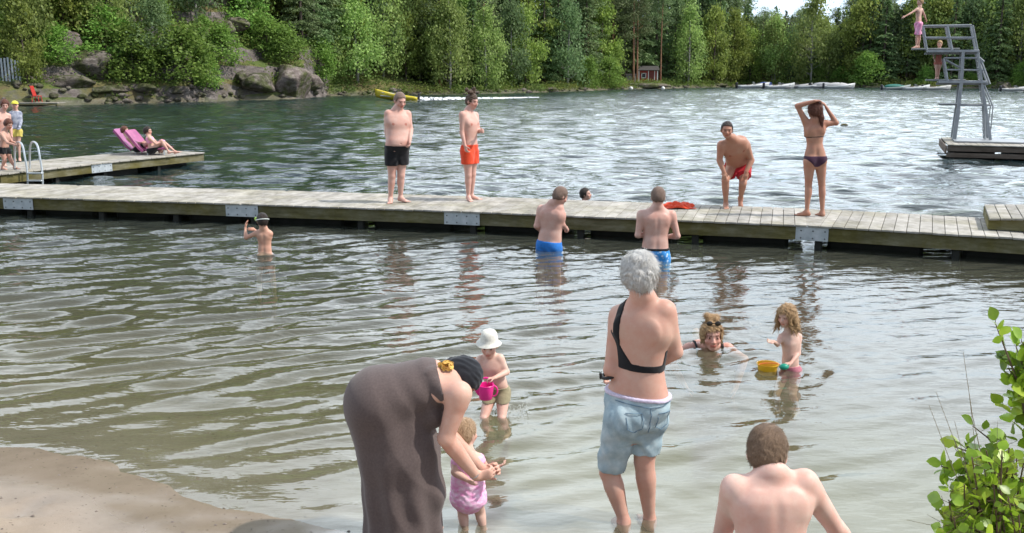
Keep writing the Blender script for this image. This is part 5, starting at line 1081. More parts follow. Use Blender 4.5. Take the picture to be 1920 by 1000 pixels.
Dl = pZ(290, 291, DZ)[1]
r = person(Dl, dict(head=(277, 246), neck=(279, 255), sa=(280, 259, -.12), sb=(283, 258, .14), ea=(292, 270, -.16), eb=(294, 268, .16), wa=(300, 268, -.10), wb=(301, 267, .08), pel=(284, 280), ka=(303, 265, -.07), kb=(306, 266, .08), na=(316, 284, -.06), nb=(328, 284, .08)), H=1.5, hs=.92, yaw=90, build=.9, skin=SKM['c'],
           label='dark haired bather in dark shorts sitting with outstretched legs on the left dock', vox=.010, group='people on the left dock', footdir=dict(a=(1, 0, .3), b=(1, 0, .3)))
shorts(r, BLK, t=.7, flare=.02, waist=.1); hair_cap(r, HD, thick=.012, front=.055); swimband(r, PNKC, .45, .9, .006, 'top', .2)
r = person(Dl + .25, dict(head=(234, 245), neck=(238, 254), sa=(243, 258, -.12), sb=(245, 258, .14), ea=(254, 268, -.18), eb=(256, 267, .18), wa=(266, 268, -.12), wb=(268, 267, .12), pel=(258, 277), ka=(279, 269, -.07), kb=(281, 270, .08), na=(298, 283, -.06), nb=(302, 283, .08)), H=1.5, hs=.9, yaw=90, build=.9, skin=SKM['c'],
           label='bather lying back in the rear pink lounger on the left dock', vox=.011, group='people on the left dock', hu=(-.5, 0, .8), footdir=dict(a=(.6, 0, .8), b=(.6, 0, .8)))
shorts(r, BLK, t=.6, flare=.02, waist=.1); hair_cap(r, HA, thick=.012, front=.055)
# ------------------------------------------------------------------ beach toys
PK = simple('hot_pink_plastic', (.85, .03, .30), (.80, .02, .26), 3, .35, .5); WB = simple('pale_blue_plastic', (.55, .68, .78), rough=.4); YP = simple('yellow_plastic', (.85, .50, .02), (.82, .44, .02), 3, .35, .5); GP = simple('green_plastic', (.01, .30, .20), rough=.4)
cb = pY(911, 748, 6.66); root = empty('watering_can', tuple(cb)); tag(root, 'pink toy watering can hanging from the hand of the child in the sun hat', 'watering can')
mb = MB(); mb.lathe([(.001, 0), (.044, 0), (.048, .004), (.058, .09), (.060, .105), (.063, .107), (.060, .110), (.056, .108), (.050, .03), (.001, .012)], cb, 24); mb.build('can_body', PK, root, None, True)
mb = MB(); mb.tube([cb + np.array([-.045, 0, .035]), cb + np.array([-.075, -.005, .075]), cb + np.array([-.098, -.01, .115])], [.016, .012, .010], 10); mb.build('spout', PK, root, None, True)
mb = MB(); dd_ = nrm(np.array([-.5, -.05, .8])); mb.tube([cb + np.array([-.095, -.01, .110]), cb + np.array([-.095, -.01, .110]) + dd_ * .03], [.010, .026], 12); mb.build('rose', WB, root, None, True)
mb = MB(); mb.tube([cb + np.array([.05 * cos(a), 0, .105 + .055 * sin(a)]) for a in np.linspace(0, pi, 11)], .007, 8); mb.tube([cb + np.array([.055 + .03 * sin(a), 0, .06 - .04 * cos(a)]) for a in np.linspace(0, pi, 9)], .006, 8); mb.build('handle', PK, root, None, True)
bb = pZ(1443, 699, 0); root = empty('toy_bucket', tuple(bb + np.array([0, .06, -.03]))); tag(root, 'yellow toy bucket floating in front of the long haired child', 'bucket')
cc_ = bb + np.array([0, .07, -.035])
mb = MB(); mb.lathe([(.001, 0), (.065, 0), (.07, .004), (.088, .085), (.094, .088), (.094, .096), (.086, .094), (.064, .010), (.001, .008)], cc_, 28); V2 = []
mb.build('pail', YP, root, None, True)
mb = MB(); mb.tube([cc_ + np.array([.089 * cos(a), .089 * sin(a) * .25 - .06, .098 + .012 * sin(a)]) for a in np.linspace(0, pi, 13)], .004, 6); mb.build('handle', simple('orange_plastic', (.75, .16, .02), rough=.4), root, None, True)
sc_ = pY(1470, 688, 7.70); root = empty('toy_scoop', tuple(sc_)); tag(root, 'green toy scoop in the hand of the long haired child beside the bucket', 'toy scoop')
mb = MB(); mb.sphere(sc_, .036, 8, 0, (1.15, .9, .75)); mb.build('scoop_bowl', GP, root, None, True); mb = MB(); mb.tube([sc_ + np.array([.02, 0, .01]), pY(1481, 683, 7.74)], .008, 8); mb.build('handle', GP, root, None, True)
# droplets of splashing water
DROP = simple('water_drop', (.75, .78, .76), (.6, .62, .58), 5, .1, .8)
def splash(px0, px1, py, n, hgt, label, seed):
    rr = np.random.default_rng(seed); mb = MB(); c0 = pZ((px0 + px1) / 2, py, 0)
    for _ in range(n):
        p = pZ(rr.uniform(px0, px1), py + rr.normal() * 5, 0); p[2] = abs(rr.normal()) * hgt + .004; mb.sphere(p, rr.uniform(.002, .0045), 3)
    o = mb.build('splash', DROP, None, c0, True); tag(o, label, 'splash', None, 'stuff')
splash(915, 995, 770, 170, .022, 'drops of splashing water beside the child in the sun hat', 4)
splash(1375, 1450, 606, 110, .03, 'drops of splashing water behind the swimming woman', 5)
# ------------------------------------------------------------------ boats, buoys and small things on the far shore
def boat(x, y, L, rz, col, label, group=None, z=0, pitch=0, cover=None, screen=True, driver=False, name='motorboat'):
    root = empty(name, (x, y, z), rz); root.rotation_euler = (0, pitch, rz); tag(root, label, 'boat', group); ns, nr = 14, 9; V = []; F = []
    for i in range(ns + 1):
        t_ = i / ns; bw = .19 * L * (1 - max(0, (t_ - .45) / .55)**2.2) * (1 if t_ < .999 else .02); sh = .10 * L + .05 * L * t_**2; kx = -.5 * L + L * t_ + (0)
        for k in range(nr):
            a = -pi / 2 + pi * k / (nr - 1); V.append((kx + .06 * L * t_**3 * (abs(sin(a))), bw * sin(a), -.05 * L * (1 - t_**3) + (sh + .05 * L) * (1 - cos(a)) ** .9 if True else 0))
    for i in range(ns):
        for k in range(nr - 1): a = i * nr + k; F.append((a, a + nr, a + nr + 1, a + 1))
    F.append(tuple(range(nr)))
    me = mesh_np('hull', np.array(V), F, simple('hull_paint_' + name + str(round(L, 2)), col, tuple(c * .8 for c in col), 2, .3, .5), True); h = link('hull', me, root); sm = h.modifiers.new('t', 'SOLIDIFY'); sm.thickness = .03 * L / 4; sm.offset = 0
    mb = MB(); mb.box((0, 0, .055 * L), (.8 * L, .30 * L, .02 * L)); mb.box((.22 * L, 0, .125 * L), (.30 * L, .26 * L, .02 * L), bev=.01 * L); mb.build('deck', simple('boat_deck' + name, (.5, .5, .48), rough=.6), root, (0, 0, 0)).location = (0, 0, 0)
    for sx in (-.1,):
        mb = MB(); mb.box((-.12 * L, 0, .10 * L), (.07 * L, .28 * L, .06 * L), bev=.01 * L); o_ = mb.build('seat', simple('boat_seat' + name, (.25, .2, .16)), root, (0, 0, 0)); o_.location = (0, 0, 0)
    if screen: mb = MB(); mb.add([(.06 * L, -.13 * L, .14 * L), (.06 * L, .13 * L, .14 * L), (.0, .11 * L, .21 * L), (.0, -.11 * L, .21 * L), (.07 * L, -.13 * L, .14 * L), (.07 * L, .13 * L, .14 * L), (.01 * L, .11 * L, .21 * L), (.01 * L, -.11 * L, .21 * L)], [(0, 1, 2, 3), (7, 6, 5, 4), (0, 4, 5, 1), (3, 2, 6, 7)]); o_ = mb.build('windscreen', simple('screen' + name, (.12, .16, .18), rough=.1), root, (0, 0, 0)); o_.location = (0, 0, 0)
    if cover: mb = MB(); mb.sphere((-.05 * L, 0, .13 * L), .2 * L, 8, 0, (1.9, .85, .42)); o_ = mb.build('cover', simple('cover' + name, cover, rough=.7), root, (0, 0, 0), True); o_.location = (0, 0, 0)
    mb = MB(); mb.box((-.53 * L, 0, .12 * L), (.06 * L, .09 * L, .15 * L), bev=.015 * L); mb.box((-.54 * L, 0, .0), (.04 * L, .05 * L, .14 * L)); o_ = mb.build('outboard_motor', simple('motor' + name, (.04, .04, .05), rough=.4), root, (0, 0, 0)); o_.location = (0, 0, 0)
    return root
p = pZ(742, 189, 0); boat(p[0] + .1, p[1], 3.3, pi, (.75, .60, .05), 'yellow speedboat with raised bow crossing the lake behind the man in black shorts', z=.12, pitch=-.10, name='speedboat')
# wake
n1_, n2_ = 160, 7; V = []; w0 = pZ(770, 189, 0); w1 = pZ(1010, 183.5, 0); rr = np.random.default_rng(9)
for i in range(n1_):
    t_ = i / (n1_ - 1); c_ = w0 + (w1 - w0) * t_; wd = (.35 + 1.1 * t_) * (1 - .65 * t_**3); 
    for k in range(n2_): v = -1 + 2 * k / (n2_ - 1); V.append((c_[0] + rr.normal() * .08, c_[1] + v * wd * 1.3 + rr.normal() * .12, .03 + (.20 * (1 - t_)**1.5 + .05) * max(0, 1 - v * v) * rr.uniform(.2, 1.3)))
FOAM = simple('foam', (.85, .87, .88), (.72, .76, .78), 2, .9, .1)
o = link('wake', mesh_np('wake', np.array(V), gridfaces(n1_, n2_), FOAM)); tag(o, 'white wake foam behind the yellow speedboat', 'wake', None, 'stuff')
BW = (.62, .64, .64)
for i, (px, py, L, rz, col, cov, lab) in enumerate((
        (1409, 162, 4.2, .15, BW, None, 'white open motorboat moored first from the left in the row of boats'), (1432, 161, 3.8, .9, (.05, .09, .28), (.03, .06, .22), 'motorboat under a blue cover among the white boats'),
        (1458, 162.5, 4.0, .2, BW, None, 'white motorboat moored just right of the blue covered one'), (1492, 162, 3.8, .1, (.30, .31, .32), None, 'grey motorboat moored in the middle of the row'), (1515, 162, 3.6, .05, BW, None, 'white motorboat moored right of the grey one'),
        (1543, 162, 3.8, .1, (.45, .46, .47), (.35, .36, .38), 'light grey boat under a grey cover near the end of the row'), (1570, 162.5, 3.8, .0, BW, (.5, .5, .5), 'pale covered boat moored last in the row of boats'),
        (1676, 165, 3.4, .1, (.30, .34, .33), (.02, .16, .13), 'small boat under a dark green cover below the forest'), (1712, 165, 3.4, .1, BW, None, 'small white rowing boat right of the green covered boat'), (1752, 165, 3.4, .1, (.55, .55, .52), None, 'small pale boat moored behind the diving tower'), (1898, 167, 3.2, .05, (.60, .6, .58), None, 'small pale boat moored at the right edge of the far shore'))):
    p = pZ(px, py + 4.0, 0); boat(p[0], p[1] - .5, L, rz, col, lab, 'boats moored on the far shore', cover=cov, screen=i % 2 == 0, name='moored_boat')
for px, py, lab in ((1123, 169, 'white mooring buoy left of the pale rock slab'), (1183, 168, 'white mooring buoy at the left end of the pale rock slab'), (1243, 168, 'white mooring buoy at the right end of the pale rock slab'), (1474, 165, 'white mooring buoy in front of the row of boats'), (1521, 165, 'white mooring buoy near the right boats of the row'), (1654, 165, 'white mooring buoy left of the green covered boat'), (1810, 166, 'white mooring buoy seen through the diving tower legs')):
    p = pZ(px, py, 0); mb = MB(); mb.sphere((0, 0, .12), .26, 8); mb.tube([(0, 0, .35), (0, 0, .43)], .04, 6); o = mb.build('mooring_buoy', simple('buoy_white', (.8, .8, .78), rough=.4) if 'BUO' not in globals() else BUO, None, (0, 0, 0), True); BUO = o.data.materials[0]; o.location = tuple(p); tag(o, lab, 'buoy', 'white mooring buoys off the far shore')
# driftwood log on open water at the right
p = pZ(1583, 236, 0); mb = MB(); mb.tube([(-.16, 0, .02), (-.05, .02, .05), (.08, 0, .04), (.17, -.01, .015)], [.03, .055, .05, .02], 8); o = mb.build('driftwood', BEAM, None, (0, 0, 0), True); o.location = tuple(p); tag(o, 'small dark piece of driftwood floating on the open lake', 'driftwood')
# small landing at the far left, red chair on it
x, y = on_shore(62, -.3); p = pZ(62, 199.5, 0); root = empty('landing_stage', tuple(p)); tag(root, 'small low grey landing stage at the foot of the rocks', 'landing stage')
mb = MB()
for k in range(17): mb.box(p + np.array([-1.7 + k * .21, .5, .22]), (.19, 1.3, .05))
mb.build('deck', DECK, root)
for e in (-1.6, 0, 1.6): mb = MB(); mb.box(p + np.array([e, .1, .0]), (.12, .12, .36)); mb.build('post', BEAM, root)
mb = MB(); mb.box(p + np.array([0, -.12, .15]), (3.5, .05, .12)); mb.build('side_beam', BEAM, root)
c_ = pY(70, 194, p[1] + .5); c_[2] = .255; root = empty('garden_chair', tuple(c_)); tag(root, 'red garden chair on the small landing stage at the far left', 'chair'); REDP = simple('red_plastic', (.5, .04, .03), rough=.5)
mb = MB(); mb.box(c_ + np.array([0, 0, .42]), (.5, .5, .05), bev=.01); mb.build('seat', REDP, root); mb = MB(); mb.box(c_ + np.array([-.22, 0, .78]), (.05, .5, .7), [nrm([1, 0, .25]), np.array([0, 1., 0]), nrm([-.25, 0, 1])], bev=.015); mb.build('backrest', REDP, root)
for a_, b_ in ((-.2, -.2), (-.2, .2), (.2, -.2), (.2, .2)): mb = MB(); mb.tube([c_ + np.array([a_, b_, .41]), c_ + np.array([a_ * 1.2, b_ * 1.2, 0])], .025, 6); mb.build('leg', REDP, root)
# fence of grey poles at far left
x0, y0 = on_shore(6, 2.2); root = empty('pole_fence', (x0, y0, fz(x0, y0))); tag(root, 'weathered grey fence of upright poles at the far left shore', 'fence'); rr = np.random.default_rng(3)
for k in range(16): xx = x0 - 2.3 + k * .24; mb = MB(); zb = fz(xx, y0); mb.box((xx, y0, zb + .75), (.13, .06, 1.7 + rr.uniform(-.1, .15)), [nrm([1, 0, rr.normal() * .03]), np.array([0, 1., 0]), np.array([0, 0, 1.])]); mb.build('pole', BEAM if k % 3 == 7 else STEEL, root)
mb = MB(); mb.box((x0 - .5, y0 + .06, fz(x0, y0) + .9), (3.8, .05, .09)); mb.build('rail', BEAM, root)
# red cabin under the pines
x0, y0 = on_shore(1213, 6.5); z0 = fz(x0, y0); root = empty('cabin', (x0, y0, z0)); tag(root, 'small red cabin with white corner boards among the pines', 'cabin'); RW = wood('falu_red', (.22, .03, .02), (.28, .045, .03), (.33, .06, .04), 4); WW = simple('white_board', (.75, .74, .70)); RFm = simple('roof_felt', (.07, .065, .06), rough=.9)
w_, d_, h_ = 2.5, 2.0, 1.75; C_ = np.array([x0, y0, z0])
mb = MB(); mb.box(C_ + np.array([0, 0, h_ / 2 - .1]), (w_, d_, h_ + .2)); mb.add([C_ + np.array(v) for v in ((-w_ / 2, -d_ / 2, h_), (w_ / 2, -d_ / 2, h_), (w_ / 2, d_ / 2, h_), (-w_ / 2, d_ / 2, h_), (-w_ / 2, 0, h_ + .5), (w_ / 2, 0, h_ + .5))], [(0, 1, 5, 4), (2, 3, 4, 5), (0, 4, 3), (1, 2, 5)]); mb.build('wall', RW, root)
mb = MB()
for e in (-1, 1): mb.box(C_ + np.array([0, e * .58, h_ + .27]), (w_ + .5, 1.35, .07), [np.array([1., 0, 0]), nrm([0, 1, -e * .46]), nrm([0, e * .46, 1])])
mb.build('roof', RFm, root); mb = MB()
for e in (-1, 1): mb.box(C_ + np.array([e * w_ / 2, -d_ / 2, h_ / 2]), (.14, .14, h_), bev=.01)
mb.build('corner_board', WW, root); mb = MB(); mb.box(C_ + np.array([.45, -d_ / 2 - .02, .8]), (.75, .05, 1.55)); mb.build('door', simple('dark_door', (.16, .03, .02)), root); mb = MB()
for a_ in (.03, .87): mb.box(C_ + np.array([a_, -d_ / 2 - .035, .85]), (.09, .05, 1.7))
mb.build('door_frame', WW, root); mb = MB(); mb.box(C_ + np.array([-.6, -d_ / 2 - .03, 1.05]), (.5, .05, .55)); wn_ = mb.build('window', simple('dark_glass', (.03, .04, .05), rough=.1), root); mb = MB()
for a_, b_, c2_, e2 in ((-.6, 1.35, .66, .08), (-.6, .75, .66, .08), (-.88, 1.05, .08, .6), (-.32, 1.05, .08, .6)): mb.box(C_ + np.array([a_, -d_ / 2 - .045, b_]), (c2_, .05, e2))
o_ = mb.build('frame', WW, wn_, None); o_.data.transform(__import__('mathutils').Matrix.Translation(Vector(-C_)))
x0, y0 = on_shore(1182, 5.5); z0 = fz(x0, y0); mb = MB(); mb.box((0, 0, .55), (1.3, 1.0, 1.2), bev=.03); mb.box((0, -.05, 1.18), (1.5, 1.2, .08)); o_ = mb.build('shed', simple('grey_board', (.25, .23, .22), rough=.9), None, (0, 0, 0)); o_.location = (x0, y0, z0); tag(o_, 'tiny grey board shed just left of the red cabin', 'shed')
# ------------------------------------------------------------------ rocks
rock(1213, .5, (3.0, 1.4, .45), 'flat pale rock slab at the waterline below the red cabin', mat=GRP, k=1, sink=.35)
for px, bk, sz, lab, mt, k in ((548, 1.6, (3.2, 2.0, 2.3), 'large rounded pinkish granite outcrop at the waterline left of the birches', GRP, 0), (488, 1.2, (3.0, 1.6, 1.1), 'low pale granite ledge left of the large rounded outcrop', GR, 1), (588, 1.0, (1.5, 1.0, .9), 'pale boulder at the right foot of the rounded outcrop', GRP, 2),
        (455, 2.2, (2.4, 1.6, 1.0), 'dark broken granite ledge above the bright green bush', GR, 3), (120, 1.8, (2.6, 1.6, 1.3), 'cracked grey rock right of the landing stage', GR, 4), (170, 3.2, (3.0, 1.8, 2.2), 'tall fractured grey cliff face behind the left shore', GR, 2), (215, 1.2, (2.2, 1.2, .8), 'low light grey boulder on the left shore', GR, 0),
        (262, 1.2, (2.0, 1.2, .7), 'flat mossy boulder at the waterline under the alder bushes', GR, 3), (110, 6.0, (3.2, 2.0, 1.9), 'weathered rock shelf half way up the left slope', GRP, 1), (410, 12, (3.8, 2.5, 2.6), 'big pinkish rock dome high on the wooded slope', GRP, 0), (440, 9, (2.6, 1.6, 1.6), 'pale boulder below the high rock dome', GRP, 4),
        (430, 6.0, (2.2, 1.5, 1.4), 'tan rock step half way up the slope', GRP, 2), (520, 14, (3.0, 2.0, 2.0), 'pink rock outcrop high on the slope near the tall birch', GRP, 3), (330, .8, (2.0, 1.0, .6), 'dark low rock in the shade of the green bush', GR, 1), (1032, .6, (1.6, .9, .45), 'small cluster of shore stones left of the tall birch', GRP, 2), (1350, .6, (1.6, .9, .4), 'flat shore stone left of the moored boats', GRP, 4), (1880, 1.0, (2.5, 1.3, .7), 'grey shore boulder at the right edge', GR, 3)):
    rock(px, bk, ((sz[0] * .8, sz[1] * .5, sz[2] * .55) if px < 460 or bk > 5 else tuple(v * .85 for v in sz)), lab, mat=mt, k=k, rz=px * .37, sink=.42)
rrs = np.random.default_rng(77); V = []; F = []
for i in range(240):      # nameless shore stones
    px = rrs.uniform(-40, 1960); x, y = on_shore(px, rrs.uniform(-.2, 1.2)); sc = rrs.uniform(.12, .42); rv, rf_ = rocks[i % 5]; a = rrs.uniform(0, 6.28); rm = np.array([[cos(a), -sin(a), 0], [sin(a), cos(a), 0], [0, 0, 1]])
    if i < 1: small = [rock_mesh(s + 50, 6) for s in range(4)]
    rv, rf_ = small[i % 4]; n0_ = len(V); V += list((rv * np.array([1.2, .9, .6]) * sc) @ rm.T + np.array([x, y, fz(x, y) + .05])); F += [tuple(q + n0_ for q in f) for f in rf_]
o = link('shore_stones', mesh_np('shore_stones', np.array(V), F, GR, True)); tag(o, 'scattered small stones along the far waterline', 'stones', None, 'stuff')
# ------------------------------------------------------------------ trees
def leafmat(name, c1, c2, c3, trans=.35, rough=.6, nscale=.8):
    m, t, out = newmat(name); b = bsdf(t, out, c1, rough, .3); c, f = noise_col(t, [(.32, c1), (.5, c2), (.68, c3)], nscale, 5, .65, 'Object'); c = island_mix(t, c, .28)
    oi = N(t, 'ShaderNodeObjectInfo'); hs = N(t, 'ShaderNodeHueSaturation'); mr = N(t, 'ShaderNodeMapRange'); t.links.new(oi.outputs['Random'], mr.inputs[0]); mr.inputs[3].default_value = .85; mr.inputs[4].default_value = 1.5
    mh = N(t, 'ShaderNodeMapRange'); t.links.new(oi.outputs['Random'], mh.inputs[0]); mh.inputs[3].default_value = .485; mh.inputs[4].default_value = .515
    t.links.new(c, hs.inputs['Color']); t.links.new(mr.outputs[0], hs.inputs['Value']); t.links.new(mh.outputs[0], hs.inputs['Hue']); t.links.new(hs.outputs[0], b.inputs['Base Color'])
    tl = N(t, 'ShaderNodeBsdfTranslucent'); t.links.new(hs.outputs[0], tl.inputs[0]); ms = N(t, 'ShaderNodeMixShader'); ms.inputs[0].default_value = trans + .12; t.links.new(b.outputs[0], ms.inputs[1]); t.links.new(tl.outputs[0], ms.inputs[2]); t.links.new(ms.outputs[0], out.inputs[0]); return m
L_SPR = leafmat('spruce_needles', (.085, .13, .055), (.14, .205, .08), (.20, .28, .11), .2); L_PIN = leafmat('pine_needles', (.09, .13, .06), (.15, .20, .085), (.21, .27, .115), .2)
L_BIR = leafmat('birch_leaves', (.18, .25, .075), (.28, .38, .11), (.38, .48, .16)); L_ALD = leafmat('alder_leaves', (.11, .20, .04), (.19, .32, .065), (.28, .42, .095)); L_YEL = leafmat('aspen_leaves', (.15, .20, .045), (.24, .31, .07), (.33, .40, .09)); L_GRY = leafmat('grey_birch_leaves', (.10, .16, .07), (.16, .24, .10), (.22, .30, .13))
BK_P = simple('pine_bark', (.36, .19, .11), (.17, .10, .07), 3, .9, .2, 0, .5, .05); BK_S = simple('spruce_bark', (.14, .11, .09), (.07, .055, .045), 3, .9, .2, 0, .5, .05); BK_B = simple('birch_bark', (.40, .39, .36), (.13, .12, .11), 2.2, .8, .2, 0, .2, .02, (1, 1, 3))
def leaves(C, S, up_bias=.0, seed=0, droop=None, aspect=.55):
    """C (n,3) centres, S (n,) sizes -> folded leaf-spray quads"""
    r = np.random.default_rng(seed); n = len(C); a = r.normal(size=(n, 3)); a[:, 2] *= .6
    if droop is not None: a = droop + a * .45
    a /= np.linalg.norm(a, axis=1)[:, None]; b_ = r.normal(size=(n, 3)); b_ -= a * (b_ * a).sum(1)[:, None]; b_ /= np.linalg.norm(b_, axis=1)[:, None]
    s_ = S[:, None]; V = np.stack([C - a * s_ * .5, C + b_ * s_ * aspect * .5, C + a * s_ * .5, C - b_ * s_ * aspect * .5], 1).reshape(-1, 3); return V, np.arange(n * 4).reshape(n, 4)
def trunk_mesh(h, r0, seed, lean=.02, limbs=(), r1=.02):
    r = np.random.default_rng(seed); mb = MB(); pts = [np.array([h * lean * sin(t_ * 2 + seed), h * lean * cos(t_ * 3 + seed) - h * lean * cos(seed), h * t_ - .3 * (t_ == 0)]) for t_ in np.linspace(0, 1, 9)]; mb.tube(pts, [r0 * (1 - t_) ** .8 + r1 for t_ in np.linspace(0, 1, 9)], 8)
    for (zf, ang, L, el) in limbs:
        i = zf * 8; p = pts[int(i)] + (pts[min(int(i) + 1, 8)] - pts[int(i)]) * (i - int(i)); d_ = np.array([cos(ang) * cos(el), sin(ang) * cos(el), sin(el)]); rr_ = r0 * (1 - zf) * .22 + .008
        mb.tube([p, p + d_ * L * .5, p + d_ * L + np.array([0, 0, .08 * L])], [rr_, rr_ * .6, rr_ * .25], 5)
    return mb
TM = {}
def mk(kind, k, crownV, crownF, cm, tmb, tm):
    cme = mesh_np('crown', crownV, crownF, cm, False); tme = mesh_np('trunk', np.array(tmb.V), tmb.F, tm, True); TM.setdefault(kind, []).append((cme, tme))
def spruce(k, h=12, n=5200):
    r = np.random.default_rng(100 + k); C = []; Dr = []; L = []; nb = 150; base = r.uniform(.04, .16)
    for i in range(nb):
        t_ = r.uniform(0, 1) ** 1.15; z = h * (base + (1 - base) * t_); R0 = h * .155 * (1 - t_) ** .85 * r.uniform(.7, 1.15) + .12; a = r.uniform(0, 2 * pi); m_ = int(n / nb * (.4 + 1.1 * (1 - t_)))
        u = r.uniform(.15, 1, m_) ** .7; d_ = np.array([cos(a), sin(a), 0]); w = np.array([-sin(a), cos(a), 0]); lat = r.normal(size=m_) * .16 * (u * R0 + .3); c_ = d_ * (u * R0)[:, None] + w * lat[:, None]; c_[:, 2] = z - .33 * u * R0 + .10 * R0 * u**2 + r.normal(size=m_) * .06 - np.abs(lat) * .3
        C.append(c_); dr = d_ * .8 + w * np.sign(lat)[:, None] * .4; dr = np.tile([0, 0, -.35], (m_, 1)) + dr; Dr.append(dr)
        L.append((base + (1 - base) * t_, a, R0 * .8, -.2))
    C = np.concatenate(C); V, F = leaves(C, r.uniform(.18, .42, len(C)), 0, k, np.concatenate(Dr), .38); mk('spruce', k, V, F, L_SPR, trunk_mesh(h, .15, k, .004, L[:40]), BK_S)
def pine(k, h=13, n=4200):
    r = np.random.default_rng(200 + k); C = []; L = []
    for i in range(30):
        t_ = r.uniform(.42 if k % 2 else .55, 1); R0 = h * .15 * (1.15 - t_) ** .5 * r.uniform(.5, 1.2); a = r.uniform(0, 2 * pi); cc = np.array([cos(a) * R0, sin(a) * R0, h * t_ + r.uniform(-.2, .5)]); m_ = n // 30; C.append(cc + r.normal(size=(m_, 3)) * np.array([.55, .55, .26])); L.append((min(t_ * .97, .98), a, R0 * .95, .3))
    C = np.concatenate(C); V, F = leaves(C, r.uniform(.14, .32, len(C)), 0, k, None, .45); mk('pine', k, V, F, L_PIN, trunk_mesh(h, .16, k, .012, L), BK_P)
def broad(kind, k, h, wd, n, mat, bark, base=.18, drop=0.0, seed=0, stems=1, top=.5):
    r = np.random.default_rng(300 + k + seed); C = []; L = []; nc = 46; Dr = []
    for i in range(nc):
        t_ = r.uniform(0, 1); prof = (sin(pi * min(1, (t_ * .92 + .10)) ** .8)) ** .75 if top < .6 else (1 - t_) ** .6 + .1; a = r.uniform(0, 2 * pi); q = r.uniform(.25, 1) ** .5; R0 = wd * .5 * prof * q; cc = np.array([cos(a) * R0, sin(a) * R0, h * (base + (1 - base) * t_ * .96)])
        m_ = int(n / nc * r.uniform(.5, 1.5)); sg = wd * .085 * r.uniform(.7, 1.3) + .08; c_ = cc + r.normal(size=(m_, 3)) * np.array([sg, sg, sg * (.8 + drop)]); c_[:, 2] -= drop * np.abs(r.normal(size=m_)) * sg * 1.2; C.append(c_); L.append((min(.96, max(.1, (cc[2] - .12 * h) / h)), a, R0 * 1.0, .55))
    C = np.concatenate(C); V, F = leaves(C, r.uniform(.16, .36, len(C)), 0, k, (np.tile([0, 0, -.8], (len(C), 1)) if drop else None), .7); mk(kind, k, V, F, mat, trunk_mesh(h * .97, .012 * h, k, .015, L), bark)
for k in range(5): spruce(k)
for k in range(4): pine(k)
for k in range(4): broad('birch', k, 10, 4.6, 5200, L_BIR, BK_B, .16, .5)
for k in range(2): broad('grey_birch', k, 10, 4.4, 4600, L_GRY, BK_B, .12, .6, 20)
for k in range(3): broad('aspen', k, 9, 3.8, 4600, L_YEL, BK_S, .10, .1, 40)
for k in range(4): broad('alder_bush', k, 4.5, 4.4, 3800, L_ALD, BK_S, .02, .0, 60)
NAMEK = dict(spruce='spruce_tree', pine='pine_tree', birch='birch_tree', grey_birch='birch_tree', aspen='aspen_tree', alder_bush='shrub'); CATK = dict(spruce='spruce tree', pine='pine tree', birch='birch tree', grey_birch='birch tree', aspen='aspen tree', alder_bush='bush'); H0 = dict(spruce=12, pine=13, birch=10, grey_birch=10, aspen=9, alder_bush=4.5)
tr_rng = np.random.default_rng(55)
def tree(kind, px, back, h, label, group=None, k=None, wide=1.0, xy=None, tilt=0):
    x, y = xy if xy is not None else on_shore(px, back); z = fz(x, y) - .1; k = tr_rng.integers(len(TM[kind])) if k is None else k; cme, tme = TM[kind][k % len(TM[kind])]
    root = empty(NAMEK[kind], (x, y, z), tr_rng.uniform(0, 6.28)); s_ = h / H0[kind]; root.scale = (s_ * wide, s_ * wide, s_); root.rotation_euler[0] = tilt; link('crown', cme, root); link('trunk', tme, root); tag(root, label, CATK[kind], group); return root
